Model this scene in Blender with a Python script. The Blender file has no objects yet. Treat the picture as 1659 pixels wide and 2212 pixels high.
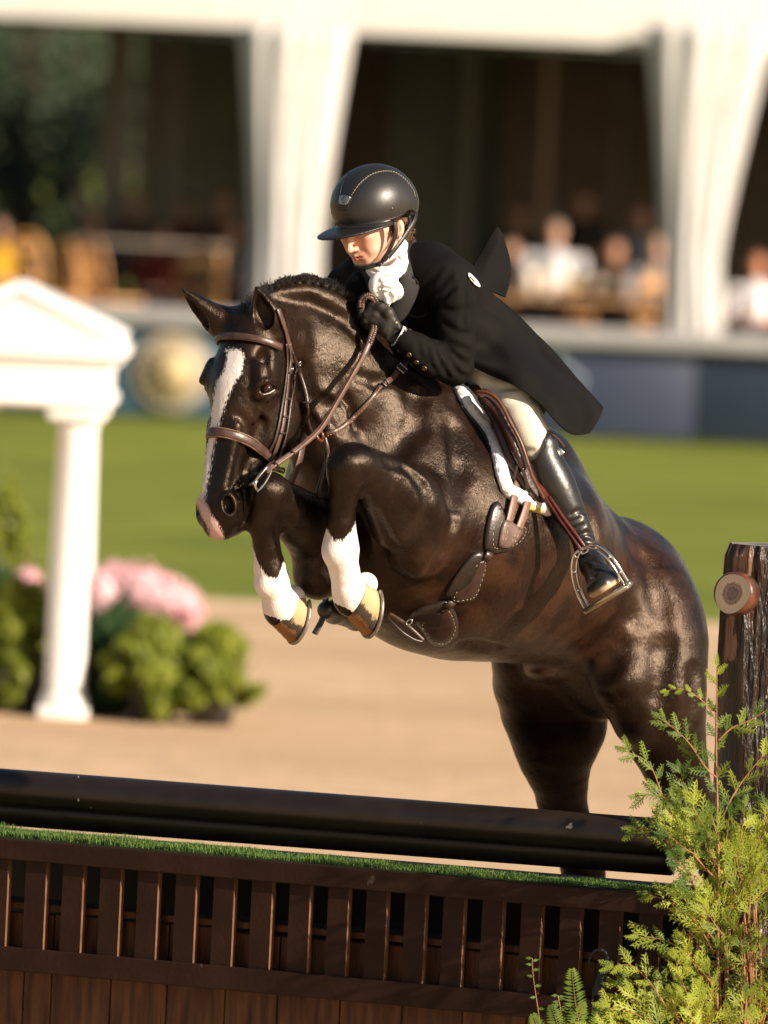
import bpy, bmesh, math, random
import numpy as np
from mathutils import Vector, Matrix
from mathutils.bvhtree import BVHTree
SC = bpy.context.scene
COL = SC.collection
# ---------------------------------------------------------------- camera
# pixel units below are those of a 1659 x 2212 copy of the photograph
FPX = 21000.0; DIST = 28.0; PXM = FPX/DIST; CAMH = 3.17
PITCH = math.atan((1106-200)/FPX); ROLL = math.radians(2.7)
fwd = Vector((0, math.cos(PITCH), -math.sin(PITCH)))
r0 = Vector((1, 0, 0)); u0 = r0.cross(fwd)
rgt = r0*math.cos(ROLL)+u0*math.sin(ROLL); upv = u0*math.cos(ROLL)-r0*math.sin(ROLL)
CPOS = Vector((0, -DIST*math.cos(PITCH), CAMH))
cam = bpy.data.cameras.new('camera'); camo = bpy.data.objects.new('camera', cam); COL.objects.link(camo)
Mx = Matrix((rgt, upv, -fwd)).transposed().to_4x4(); Mx.translation = CPOS
camo.matrix_world = Mx
cam.sensor_fit = 'VERTICAL'; cam.sensor_height = 36; cam.lens = FPX/2212*36
cam.clip_start = 1; cam.clip_end = 2000
cam.dof.use_dof = True; cam.dof.focus_distance = DIST-0.35; cam.dof.aperture_fstop = 3.3; cam.dof.aperture_blades = 0
SC.camera = camo
SC.render.resolution_x = 768; SC.render.resolution_y = 1024
# ---------------------------------------------------------------- light
sdir = (rgt*0.755+upv*0.35-fwd*0.555).normalized()         # towards the sun
w = bpy.data.worlds.new('World'); SC.world = w; w.use_nodes = True
nt = w.node_tree; bg = nt.nodes['Background']; sky = nt.nodes.new('ShaderNodeTexSky')
sky.sky_type = 'NISHITA'; sky.sun_disc = False
sky.sun_elevation = math.asin(sdir.z); sky.sun_rotation = math.atan2(sdir.x, sdir.y)
sky.altitude = 100; sky.air_density = 1.2; sky.dust_density = 1.5
nt.links.new(sky.outputs[0], bg.inputs[0]); bg.inputs[1].default_value = 0.05
sun = bpy.data.lights.new('sun', 'SUN'); suno = bpy.data.objects.new('sun', sun); COL.objects.link(suno)
sun.energy = 5.0; sun.angle = math.radians(0.6); sun.color = (1.0, 0.85, 0.68)
suno.rotation_euler = sdir.to_track_quat('Z', 'Y').to_euler(); suno.location = (20, -30, 20)
SC.view_settings.view_transform = 'Standard'; SC.view_settings.look = 'None'
SC.view_settings.exposure = 0.95; SC.view_settings.gamma = 1
SC.render.engine = 'CYCLES'
# ---------------------------------------------------------------- placing
def G(x, y, t):                      # world point seen at pixel x,y, at depth t metres
    return CPOS + (fwd + rgt*((x-829.5)/FPX) - upv*((y-1106)/FPX))*t
def P(x, y, w=0.0): return G(x, y, DIST-w)
def ground(x, y, z=0.0):
    d = fwd + rgt*((x-829.5)/FPX) - upv*((y-1106)/FPX)
    return CPOS + d*((z-CPOS.z)/d.z)
OC = CPOS + fwd*DIST
QM = np.array([list(rgt), list(upv), list(-fwd)])      # rows
def q(x, y, w=0.0):                 # same point in the rigid camera-aligned metric frame
    s = (DIST-w)/DIST
    return np.array([(x-829.5)/PXM*s, -(y-1106)/PXM*s, w])
def q2w(a): return np.asarray(a) @ QM + np.array(OC)
def w2q(a): return (np.asarray(a)-np.array(OC)) @ QM.T
def q2px(a):
    a = np.asarray(a); s = DIST/(DIST-a[..., 2])
    return a[..., 0]*s*PXM+829.5, 1106-a[..., 1]*s*PXM
def qdir(v): return Vector(np.asarray(v) @ QM)
# ---------------------------------------------------------------- objects
def tag(o, label=None, cat=None, group=None, kind=None):
    if label: o['label'] = label
    if cat: o['category'] = cat
    if group: o['group'] = group
    if kind: o['kind'] = kind
    return o
def empty(name, loc, label, cat, group=None):
    o = bpy.data.objects.new(name, None); COL.objects.link(o); o.location = loc; o.empty_display_size = .1
    return tag(o, label, cat, group)
def link(name, me, m=None, parent=None, smooth=True):
    o = bpy.data.objects.new(name, me); COL.objects.link(o)
    if m is not None:
        for mm in (m if isinstance(m, (list, tuple)) else [m]): me.materials.append(mm)
    if smooth:
        me.polygons.foreach_set('use_smooth', [True]*len(me.polygons))
    if parent is not None:
        o.parent = parent; o.matrix_parent_inverse = Matrix.Translation(parent.matrix_world.translation if parent.parent else parent.location).inverted() if parent.type == 'EMPTY' else Matrix.Identity(4)
    return o
def mesh(name, vs, fs, m=None, parent=None, smooth=True, kind=None):
    me = bpy.data.meshes.new(name); me.from_pydata([tuple(v) for v in vs], [], [tuple(f) for f in fs]); me.update()
    o = link(name, me, m, parent, smooth)
    if kind: o['kind'] = kind
    return o
class MB:                                 # gathers shapes into one mesh
    def __init__(s): s.v = []; s.f = []
    def add(s, vs, fs):
        n = len(s.v); s.v += [tuple(v) for v in vs]; s.f += [tuple(i+n for i in f) for f in fs]; return s
    def box(s, c, sx, sy, sz, R=None, bev=0.0):
        c = Vector(c); R = R or Matrix.Identity(3)
        if bev <= 0:
            vs = [c+R@Vector((a*sx/2, b*sy/2, d*sz/2)) for a in (-1, 1) for b in (-1, 1) for d in (-1, 1)]
            return s.add(vs, [(0, 1, 3, 2), (4, 6, 7, 5), (0, 4, 5, 1), (2, 3, 7, 6), (0, 2, 6, 4), (1, 5, 7, 3)])
        bm = bmesh.new(); bmesh.ops.create_cube(bm, size=1)
        for v in bm.verts: v.co = Vector((v.co.x*sx, v.co.y*sy, v.co.z*sz))
        bmesh.ops.bevel(bm, geom=bm.edges[:]+bm.verts[:], offset=bev, segments=2, profile=.5, affect='EDGES')
        bm.verts.ensure_lookup_table(); bm.verts.index_update()
        s.add([c+R@v.co for v in bm.verts], [[v.index for v in f.verts] for f in bm.faces]); bm.free(); return s
    def tube(s, pts, rad, n=10, cap=True, flat=None):
        pts = [Vector(p) for p in pts]; m = len(pts)
        if not hasattr(rad, '__len__'): rad = [rad]*m
        rings = []; pu = None
        for i, p in enumerate(pts):
            t = (pts[min(i+1, m-1)]-pts[max(i-1, 0)]).normalized()
            if pu is None: pu = t.cross(Vector((0.3, 0.2, 0.9))).normalized()
            pu = (pu-t*pu.dot(t)).normalized(); pv = t.cross(pu)
            rings.append([p+(pu*math.cos(2*math.pi*k/n)+pv*math.sin(2*math.pi*k/n))*rad[i] for k in range(n)])
        vs = [v for r in rings for v in r]; fs = []
        for i in range(m-1):
            for k in range(n): a = i*n+k; b = i*n+(k+1) % n; fs.append((a, b, b+n, a+n))
        if cap: fs.append(tuple(range(n-1, -1, -1))); fs.append(tuple((m-1)*n+k for k in range(n)))
        return s.add(vs, fs)
    def ribbon(s, pts, nrm, width, thick, closed=False, bulge=0.25):
        pts = [Vector(p) for p in pts]; m = len(pts)
        if isinstance(nrm, Vector): nrm = [nrm]*m
        if not hasattr(width, '__len__'): width = [width]*m
        vs = []; fs = []
        for i, p in enumerate(pts):
            a = pts[(i-1) % m] if closed else pts[max(i-1, 0)]; b = pts[(i+1) % m] if closed else pts[min(i+1, m-1)]
            t = (b-a).normalized(); nn = (nrm[i]-t*nrm[i].dot(t)).normalized(); sd = t.cross(nn); hw = width[i]/2
            for (u, v) in ((-1, 0), (-1, .7), (-.8, 1), (0, 1+bulge), (.8, 1), (1, .7), (1, 0)): vs.append(p+sd*(u*hw)+nn*(v*thick))
        k = 7
        for i in range(m if closed else m-1):
            j = (i+1) % m
            for e in range(k): fs.append((i*k+e, i*k+(e+1) % k, j*k+(e+1) % k, j*k+e))
        if not closed: fs.append(tuple(range(k-1, -1, -1))); fs.append(tuple((m-1)*k+e for e in range(k)))
        return s.add(vs, fs)
    def lathe(s, c, axis, prof, n=24):   # prof: (height along axis, radius)
        c = Vector(c); axis = Vector(axis).normalized(); u = axis.orthogonal().normalized(); v = axis.cross(u)
        vs = [c+axis*h+(u*math.cos(2*math.pi*k/n)+v*math.sin(2*math.pi*k/n))*r for h, r in prof for k in range(n)]; fs = []
        for i in range(len(prof)-1):
            for k in range(n): a = i*n+k; b = i*n+(k+1) % n; fs.append((a, b, b+n, a+n))
        fs.append(tuple(range(n-1, -1, -1))); fs.append(tuple((len(prof)-1)*n+k for k in range(n)))
        return s.add(vs, fs)
    def ball(s, c, r, n=12, sc=(1, 1, 1)):
        c = Vector(c); vs = []; fs = []
        for i in range(1, n):
            th = math.pi*i/n
            for k in range(2*n): ph = math.pi*k/n; vs.append(c+Vector((math.sin(th)*math.cos(ph)*sc[0], math.sin(th)*math.sin(ph)*sc[1], math.cos(th)*sc[2]))*r)
        for i in range(n-2):
            for k in range(2*n): a = i*2*n+k; b = i*2*n+(k+1) % (2*n); fs.append((a, a+2*n, b+2*n, b))
        fs.append(tuple(range(2*n))); fs.append(tuple((n-2)*2*n+k for k in range(2*n-1, -1, -1)))
        return s.add(vs, fs)
    def build(s, name, m=None, parent=None, smooth=True, kind=None): return mesh(name, s.v, s.f, m, parent, smooth, kind)
def cr(pts, n=8, closed=False):      # catmull-rom through tuples of any length
    A = [np.array(p, float) for p in pts]; out = []; L = len(A)
    for i in range(L if closed else L-1):
        g = (lambda j: A[j % L]) if closed else (lambda j: A[min(max(j, 0), L-1)])
        p0, p1, p2, p3 = g(i-1), g(i), g(i+1), g(i+2)
        for k in range(n):
            t = k/n; out.append(.5*((2*p1)+(-p0+p2)*t+(2*p0-5*p1+4*p2-p3)*t*t+(-p0+3*p1-3*p2+p3)*t**3))
    if not closed: out.append(A[-1])
    return out
# ---------------------------------------------------------------- implicit surfaces
def smin(a, b, k):
    if k <= 0: return np.minimum(a, b)
    h = np.maximum(k-np.abs(a-b), 0)/k
    return np.minimum(a, b)-h*h*k*.25
class SDF:
    def __init__(s, h=.005): s.ops = []; s.h = h
    def _add(s, fn, lo, hi, k, mode):
        lo = np.array(lo, float); hi = np.array(hi, float); s.ops.append((fn, lo-k-3*s.h, hi+k+3*s.h, k, mode)); return s
    def cone(s, a, ra, b, rb, k=.02, mode='u', flat=None):     # flat=(direction, factor)
        a = np.array(a, float); b = np.array(b, float); ab = b-a; L = max(ab@ab, 1e-12)
        if flat is not None:
            fd = np.array(flat[0], float); fd /= np.linalg.norm(fd); ff = flat[1]; Mf = np.eye(3)+(1/ff-1)*np.outer(fd, fd); abf = Mf@ab; Lf = max(abf@abf, 1e-12)
        def para(v, ax, L2):
            l = math.sqrt(L2); rr = ra-rb
            if abs(rr) >= l*.98: return np.full(len(v), 0. if rr > 0 else 1.)
            x = (v@ax)/l; h = np.sqrt(np.maximum((v*v).sum(1)-x*x, 0)); return np.clip((x-h*(rr/math.sqrt(L2-rr*rr)))/l, 0, 1)
        def fn(Q):
            v = Q-a
            if flat is not None:
                v = v@Mf; t = para(v, abf, Lf); v = v-t[:, None]*abf
                return (np.sqrt((v*v).sum(1))-(ra+(rb-ra)*t))*min(1, ff)
            t = para(v, ab, L)
            v = v-t[:, None]*ab; r = ra+(rb-ra)*t
            return np.sqrt((v*v).sum(1))-r
        m = max(ra, rb)*(max(1, flat[1]) if flat is not None else 1)
        return s._add(fn, np.minimum(a, b)-m, np.maximum(a, b)+m, k, mode)
    def chain(s, pts, k=.02, mode='u', flat=None, n=0):       # pts (x,y,w,r) in photo pixels / metres / pixels
        if n: pts = [tuple(p) for p in cr(pts, n)]
        if not n:
            for i in range(len(pts)-1):
                a, b = pts[i], pts[i+1]
                s.cone(q(*a[:3]), a[3]/PXM, q(*b[:3]), b[3]/PXM, k, mode, flat)
            return s
        t = SDF(s.h)
        for i in range(len(pts)-1):
            a, b = pts[i], pts[i+1]
            t.cone(q(*a[:3]), a[3]/PXM, q(*b[:3]), b[3]/PXM, .006, 'u', flat)
        return s._add(lambda Q: t.ev(Q, t.ops), np.min([o[1] for o in t.ops], 0), np.max([o[2] for o in t.ops], 0), k, mode)
    def ell(s, c, R, ax=None, k=.02, mode='u'):              # R radii, ax rows = axes
        c = np.array(c, float); R = np.array(R, float); A = np.eye(3) if ax is None else np.array(ax, float)
        A = A/np.linalg.norm(A, axis=1)[:, None]
        def fn(Q):
            v = (Q-c)@A.T; k0 = np.sqrt(((v/R)**2).sum(1)); k1 = np.sqrt(((v/(R*R))**2).sum(1))
            return k0*(k0-1)/np.maximum(k1, 1e-9)
        m = R.max(); return s._add(fn, c-m, c+m, k, mode)
    def loft(s, O, ax, S, cl, cn, a, b, tp=None, p=2.2, k=.02, mode='u'):
        # ax rows: lateral, length, normal; sections along length: centre (cl,cn), half sizes a,b, taper tp
        O = np.array(O, float); A = np.array(ax, float); S = np.array(S, float)
        tp = [0]*len(S) if tp is None else tp
        def fn(Q):
            v = (Q-O)@A.T; t = np.clip(v[:, 1], S[0], S[-1])
            def I(y): return np.interp(t, Sf, y)
            L = v[:, 0]-I(f[0]); N = v[:, 2]-I(f[1]); aa = I(f[2]); bb = I(f[3]); tt = I(f[4])
            aa = aa*(1+tt*np.clip(N/bb, -1, 1))
            m = (np.abs(L/aa)**p+np.abs(N/bb)**p)**(1/p)
            d = (m-1)*np.minimum(aa, bb)
            e = np.abs(v[:, 1]-t)
            return np.where(e > 0, np.sqrt(np.maximum(d, 0)**2+e*e), d)
        sm = cr(list(zip(S, cl, cn, a, b, tp)), 6); Sf = np.array([z[0] for z in sm]); f = [np.array([z[i] for z in sm]) for i in range(1, 6)]
        f[2] = np.maximum(f[2], .004); f[3] = np.maximum(f[3], .004)
        lo = np.full(3, 1e9); hi = -lo
        for i, t in enumerate(Sf):
            c = O+A[0]*f[0][i]+A[1]*t+A[2]*f[1][i]; m = max(f[2][i]*1.3, f[3][i]); lo = np.minimum(lo, c-m); hi = np.maximum(hi, c+m)
        return s._add(fn, lo, hi, k, mode)
    def ev(s, Q, ops=None):
        d = np.full(len(Q), .5)
        for fn, lo, hi, k, mode in (s.ops if ops is None else ops):
            if ops is None:
                m = ((Q > lo) & (Q < hi)).all(1)
                if not m.any(): continue
                e = fn(Q[m]); dd = d[m]
            else: m = slice(None); e = fn(Q); dd = d
            if mode == 'u': r = smin(dd, e, k)
            elif mode == 's': r = -smin(-dd, e, k)
            elif mode == 'a': r = dd+e
            if ops is None: d[m] = r
            else: d = r
        return d
    def hit(s, x, y, w0=1.2, w1=-1.2):          # first surface seen at a pixel
        W = np.arange(w0, w1, -.003); Q = np.array([q(x, y, z) for z in W]); d = s.ev(Q)
        i = np.argmax(d < 0)
        return Q[i] if d[i] < 0 else None
    def mesh(s, N=28):
        h = s.h; lo = np.min([o[1] for o in s.ops if o[4] == 'u'], 0); hi = np.max([o[2] for o in s.ops if o[4] == 'u'], 0)
        i0 = np.floor(lo/h).astype(int); nb = np.ceil((hi/h-i0)/N).astype(int)
        V = []; K = []; FQ = []
        g = np.arange(-1, N+1); gx, gy, gz = np.meshgrid(g, g, g, indexing='ij'); M = N+2
        OFF = 1 << 20
        def key(c): return ((c[..., 0]+4096) << 28)+((c[..., 1]+4096) << 14)+(c[..., 2]+4096)
        for bx in range(nb[0]):
            for by in range(nb[1]):
                for bz in range(nb[2]):
                    base = i0+np.array([bx, by, bz])*N
                    l = (base-1)*h; u = (base+N+1)*h
                    ops = [o for o in s.ops if (o[1] < u).all() and (o[2] > l).all()]
                    if not any(o[4] == 'u' for o in ops): continue
                    c = (l+u)/2; R = np.linalg.norm(u-l)/2
                    I = np.stack([gx+base[0], gy+base[1], gz+base[2]], -1).reshape(-1, 3)
                    D = s.ev((I*h).astype(np.float64), ops).reshape(M, M, M)
                    ins = D < 0
                    if not ins.any() or ins.all(): continue
                    cn = np.zeros((M-1,)*3, int)
                    for dx in (0, 1):
                        for dy in (0, 1):
                            for dz in (0, 1): cn += ins[dx:M-1+dx, dy:M-1+dy, dz:M-1+dz]
                    act = np.argwhere((cn > 0) & (cn < 8))
                    acc = np.zeros((len(act), 3)); cnt = np.zeros(len(act))
                    for a in range(3):
                        for o1 in (0, 1):
                            for o2 in (0, 1):
                                s0 = np.zeros(3, int); oth = [x for x in range(3) if x != a]; s0[oth[0]] = o1; s0[oth[1]] = o2
                                s1 = s0.copy(); s1[a] = 1
                                A0 = act+s0; A1 = act+s1
                                d0 = D[A0[:, 0], A0[:, 1], A0[:, 2]]; d1 = D[A1[:, 0], A1[:, 1], A1[:, 2]]
                                m = (d0 < 0) != (d1 < 0); t = np.where(m, d0/np.where(m, d0-d1, 1), 0)
                                pt = np.tile(s0.astype(float), (len(act), 1)); pt[:, a] = t
                                acc += pt*m[:, None]; cnt += m
                    gidx = act+base-1
                    V.append((gidx+acc/cnt[:, None])*h); K.append(key(gidx))
                    for a in range(3):
                        b_, c_ = [(1, 2), (2, 0), (0, 1)][a]
                        sl0 = [slice(1, M-1)]*3; sl1 = list(sl0); sl1[a] = slice(2, M)
                        m0 = ins[tuple(sl0)]; m1 = ins[tuple(sl1)]
                        for flip in (False, True):
                            e = np.argwhere(m0 & ~m1 if not flip else ~m0 & m1)+1
                            if not len(e): continue
                            ge = e+base-1; ub = np.zeros(3, int); ub[b_] = 1; uc = np.zeros(3, int); uc[c_] = 1
                            qd = np.stack([key(ge-ub-uc), key(ge-uc), key(ge), key(ge-ub)], 1)
                            FQ.append(qd[:, ::-1] if flip else qd)
        V = np.concatenate(V); K = np.concatenate(K); F = np.concatenate(FQ)
        K, ix = np.unique(K, return_index=True); V = V[ix]
        return V, np.searchsorted(K, F)
    def build(s, name, m=None, parent=None, attrs=None, sm=0):
        V, F = s.mesh()
        if sm:
            E = np.concatenate([F[:, [0, 1]], F[:, [1, 2]], F[:, [2, 3]], F[:, [3, 0]]]); n = len(V)
            for _ in range(sm):
                A = np.zeros_like(V); c = np.bincount(E[:, 0], minlength=n)+np.bincount(E[:, 1], minlength=n)
                for i in range(3): A[:, i] = np.bincount(E[:, 0], V[E[:, 1], i], n)+np.bincount(E[:, 1], V[E[:, 0], i], n)
                V = V*.5+A/c[:, None]*.5
        W = q2w(V)
        me = bpy.data.meshes.new(name); me.vertices.add(len(V)); me.vertices.foreach_set('co', W.astype(np.float32).ravel())
        me.loops.add(F.size); me.loops.foreach_set('vertex_index', F.astype(np.int32).ravel())
        me.polygons.add(len(F)); me.polygons.foreach_set('loop_start', np.arange(0, F.size, 4, dtype=np.int32)); me.polygons.foreach_set('loop_total', np.full(len(F), 4, np.int32))
        me.update(); me.validate()
        if attrs:
            for an, fn in attrs.items():
                at = me.attributes.new(an, 'FLOAT', 'POINT'); at.data.foreach_set('value', fn(V).astype(np.float32))
        o = link(name, me, m, parent)
        return o, V, F
class Surf:                    # ray queries against a mesh given in q space
    def __init__(s, V, F): s.b = BVHTree.FromPolygons([tuple(v) for v in V], [tuple(int(i) for i in f) for f in F])
    def on(s, x, y, off=0.003):       # surface seen at pixel -> (world point, world normal)
        a = Vector(q(x, y, 3.0)); b = Vector(q(x, y, -3.0)); d = (b-a).normalized()
        h = s.b.ray_cast(a, d)
        if h[0] is None:
            h = s.b.find_nearest(Vector(q(x, y, .2)))
        n = h[1]
        if n.z < 0: n = -n
        p = h[0]+n*off
        return Vector(q2w(p)), qdir(n)
    def near(s, pw, off=.003):
        c = Vector(w2q(pw)); h = s.b.find_nearest(c); n = h[1]
        return Vector(q2w(h[0]+n*off)), qdir(n)
# ---------------------------------------------------------------- materials
def rgb(r, g, b):
    f = lambda c: (c/255/12.92) if c/255 <= .04045 else ((c/255+.055)/1.055)**2.4
    return (f(r), f(g), f(b))
def mat(name, col, rough=.6, col2=None, scale=8, bump=0, bscale=60, spec=.5, metal=0, detail=4, sheen=0, coat=0, aniso=None, mixpos=(.35, .65), trans=0, sss=0):
    m = bpy.data.materials.new(name); m.use_nodes = True; n = m.node_tree; b = n.nodes['Principled BSDF']
    b.inputs['Base Color'].default_value = (*col, 1); b.inputs['Roughness'].default_value = rough
    b.inputs['Specular IOR Level'].default_value = spec; b.inputs['Metallic'].default_value = metal
    b.inputs['Sheen Weight'].default_value = sheen; b.inputs['Coat Weight'].default_value = coat
    if sss: b.inputs['Subsurface Weight'].default_value = sss; b.inputs['Subsurface Radius'].default_value = (.012, .005, .003)
    tc = n.nodes.new('ShaderNodeTexCoord'); mp = n.nodes.new('ShaderNodeMapping'); n.links.new(tc.outputs['Object'], mp.inputs[0])
    if aniso: mp.inputs['Scale'].default_value = aniso
    if col2 is not None:
        t = n.nodes.new('ShaderNodeTexNoise'); t.inputs['Scale'].default_value = scale; t.inputs['Detail'].default_value = detail
        rp = n.nodes.new('ShaderNodeValToRGB'); rp.color_ramp.elements[0].position = mixpos[0]; rp.color_ramp.elements[1].position = mixpos[1]
        rp.color_ramp.elements[0].color = (*col, 1); rp.color_ramp.elements[1].color = (*col2, 1)
        n.links.new(mp.outputs[0], t.inputs[0]); n.links.new(t.outputs[0], rp.inputs[0]); n.links.new(rp.outputs[0], b.inputs['Base Color'])
    if bump:
        t = n.nodes.new('ShaderNodeTexNoise'); t.inputs['Scale'].default_value = bscale; t.inputs['Detail'].default_value = 5
        bu = n.nodes.new('ShaderNodeBump'); bu.inputs['Strength'].default_value = 1; bu.inputs['Distance'].default_value = bump
        n.links.new(mp.outputs[0], t.inputs[0]); n.links.new(t.outputs[0], bu.inputs['Height']); n.links.new(bu.outputs[0], b.inputs['Normal'])
    if trans:
        tr = n.nodes.new('ShaderNodeBsdfTranslucent'); mx = n.nodes.new('ShaderNodeMixShader'); mx.inputs[0].default_value = trans
        src = b.inputs['Base Color'].links
        if src: n.links.new(src[0].from_socket, tr.inputs[0])
        else: tr.inputs[0].default_value = (*col, 1)
        n.links.new(b.outputs[0], mx.inputs[1]); n.links.new(tr.outputs[0], mx.inputs[2])
        n.links.new(mx.outputs[0], n.nodes['Material Output'].inputs[0])
    return m
# ================================================================ SETTING
Rn = random.Random(1)
def noise_ground(name, c1, c2, c3, scale, bumpd, bsc):
    m = mat(name, c1, .95, c2, scale, bump=bumpd, bscale=bsc, detail=6, spec=.2); n = m.node_tree; b = n.nodes['Principled BSDF']
    src = b.inputs['Base Color'].links[0].from_socket; t = n.nodes.new('ShaderNodeTexNoise'); t.inputs['Scale'].default_value = .35; t.inputs['Detail'].default_value = 3
    tc = n.nodes.new('ShaderNodeTexCoord'); n.links.new(tc.outputs['Object'], t.inputs[0]); r = n.nodes.new('ShaderNodeMapRange'); n.links.new(t.outputs[0], r.inputs[0]); r.inputs[1].default_value = .4; r.inputs[2].default_value = .65
    x = n.nodes.new('ShaderNodeMix'); x.data_type = 'RGBA'; n.links.new(r.outputs[0], x.inputs[0]); n.links.new(src, x.inputs[6]); x.inputs[7].default_value = (*c3, 1); n.links.new(x.outputs[2], b.inputs['Base Color']); return m
msand = noise_ground('sand', (.50, .345, .21), (.61, .425, .26), (.47, .318, .19), 3, .012, 9)
mgrass = noise_ground('lawn', (.105, .140, .012), (.215, .238, .03), (.155, .185, .02), .5, .02, 20)
def sheet_(name, x0, x1, y0, y1, z, m, nx=1, ny=1):
    vs = [(x0+(x1-x0)*i/nx, y0+(y1-y0)*j/ny, z) for j in range(ny+1) for i in range(nx+1)]
    fs = [(j*(nx+1)+i, j*(nx+1)+i+1, (j+1)*(nx+1)+i+1, (j+1)*(nx+1)+i) for j in range(ny) for i in range(nx)]
    return mesh(name, vs, fs, m, smooth=False, kind='structure')
gy = ground(829, 1322).y; wy = ground(829, 928).y
sheet_('terrain', -400, 400, -60, 700, -.02, mat('earth', (.10, .11, .04), .95, (.16, .14, .06), .5))
sheet_('sand_arena', -60, 60, -50, gy+.2, 0, msand)
# lawn rises slightly above the sand
sheet_('lawn', -120, 120, gy, 330, .004, mgrass)
mb = MB(); mb.box((0, gy+.1, .0), 160, .35, .03); mb.build('arena_edge', mat('edge_sand', (.45, .33, .22), .9, (.55, .42, .3), 6), smooth=False, kind='structure')
# ------------------------------------------------ long banner wall
TW = 21000*CAMH/(930-200)                      # distance of the wall
def Wp(x, y, t=TW): return G(x, y, t)
mcap = mat('wall_cap_paint', (.26, .255, .26), .7, (.31, .30, .30), 2); mblue = mat('banner_blue', (.024, .062, .098), .5, (.03, .072, .112), 1)
mnavy = mat('banner_navy', (.010, .019, .038), .5, (.014, .024, .046), 1); mslate = mat('banner_slate', (.023, .033, .066), .5, (.028, .039, .075), 1)
zt = Wp(829, 689).z; zb = Wp(829, 724).z; ywall = Wp(829, 930).y
WALL = empty('banner_wall', (0, ywall, 0), 'long low barrier wall with pale cap and dark blue banners behind the lawn', 'barrier wall')
mb = MB(); mb.box((0, ywall+.3, zb/2+.02), 60, .5, zb-.02, bev=.01); mb.build('wall_core', mcap, WALL)
mb = MB(); mb.box((0, ywall+.25, (zt+zb)/2), 60, .8, zt-zb, bev=.02); mb.build('cap', mcap, WALL)
def panel(x0, x1, m, nm='banner'):
    a = Wp(x0, 850).x; b = Wp(x1, 850).x; mb = MB(); mb.box(((a+b)/2, ywall+.035, zb/2+.03), b-a-.02, .03, zb-.05, bev=.004); return mb.build(nm, m, WALL)
o = panel(-200, 560, mblue); tag(o, 'teal blue banner panel')
o = panel(560, 1150, mblue); o = panel(1150, 1502, mslate); tag(o, 'slate grey blue banner panel'); o = panel(1502, 2600, mnavy); tag(o, 'dark navy banner panel')
mb = MB(); c = Wp(372, 803); c.y = ywall-.01
mb.lathe(c, (0, -1, 0), [(-.02, .37), (.012, .37), (.02, .36)], 40); o = mb.build('round_seal', mat('seal_cream', (.34, .29, .22), .6), WALL)
mb = MB(); mb.lathe(c+Vector((0, -.025, 0)), (0, -1, 0), [(0, .285), (.01, .285)], 40); mb.build('seal_ring', mat('seal_grey', (.26, .22, .17), .6), o)
mb = MB(); mb.lathe(c+Vector((0, -.04, 0)), (0, -1, 0), [(0, .20), (.01, .20)], 40)
for k in range(16): a = k*math.pi/8; mb.box(c+Vector((math.cos(a)*.24, -.04, math.sin(a)*.24)), .03, .01, .06, Matrix.Rotation(-a+math.pi/2, 3, 'Y'))
mb.build('seal_centre', mat('seal_gold', (.44, .34, .18), .5), o)
mb = MB(); c = Wp(1228, 800); c.y = ywall+.01
mb.tube([c+Vector((x, 0, z)) for x, z in cr([(.12, .16), (-.03, .2), (-.12, .1), (0, .0), (.12, -.1), (.02, -.2), (-.14, -.16)], 5)], .035, 8); mb.build('letter_mark', mat('pale_mark', (.16, .20, .25), .6), WALL)
# ------------------------------------------------ tent
TT = TW+2.0
mtent = mat('tent_white', (.64, .61, .585), .7, (.70, .67, .64), 1.5, bump=.01, bscale=3); mdrape = mat('drape_white', (.58, .56, .54), .85, (.65, .63, .61), 3, bump=.01, bscale=12, trans=.15)
TENT = empty('marquee_tent', (0, G(829, 90, TT).y, 0), 'white marquee tent with gathered leg drapes above a dark seating area', 'tent')
def Tp(x, y, d=0): return G(x, y, TT+d)
ze = Tp(829, 76).z; ty = Tp(829, 84).y
mb = MB(); mb.box((0, ty, ze+1.0), 60, .15, 2.0, bev=.02); mb.build('eave_fascia', mtent, TENT)
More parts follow.
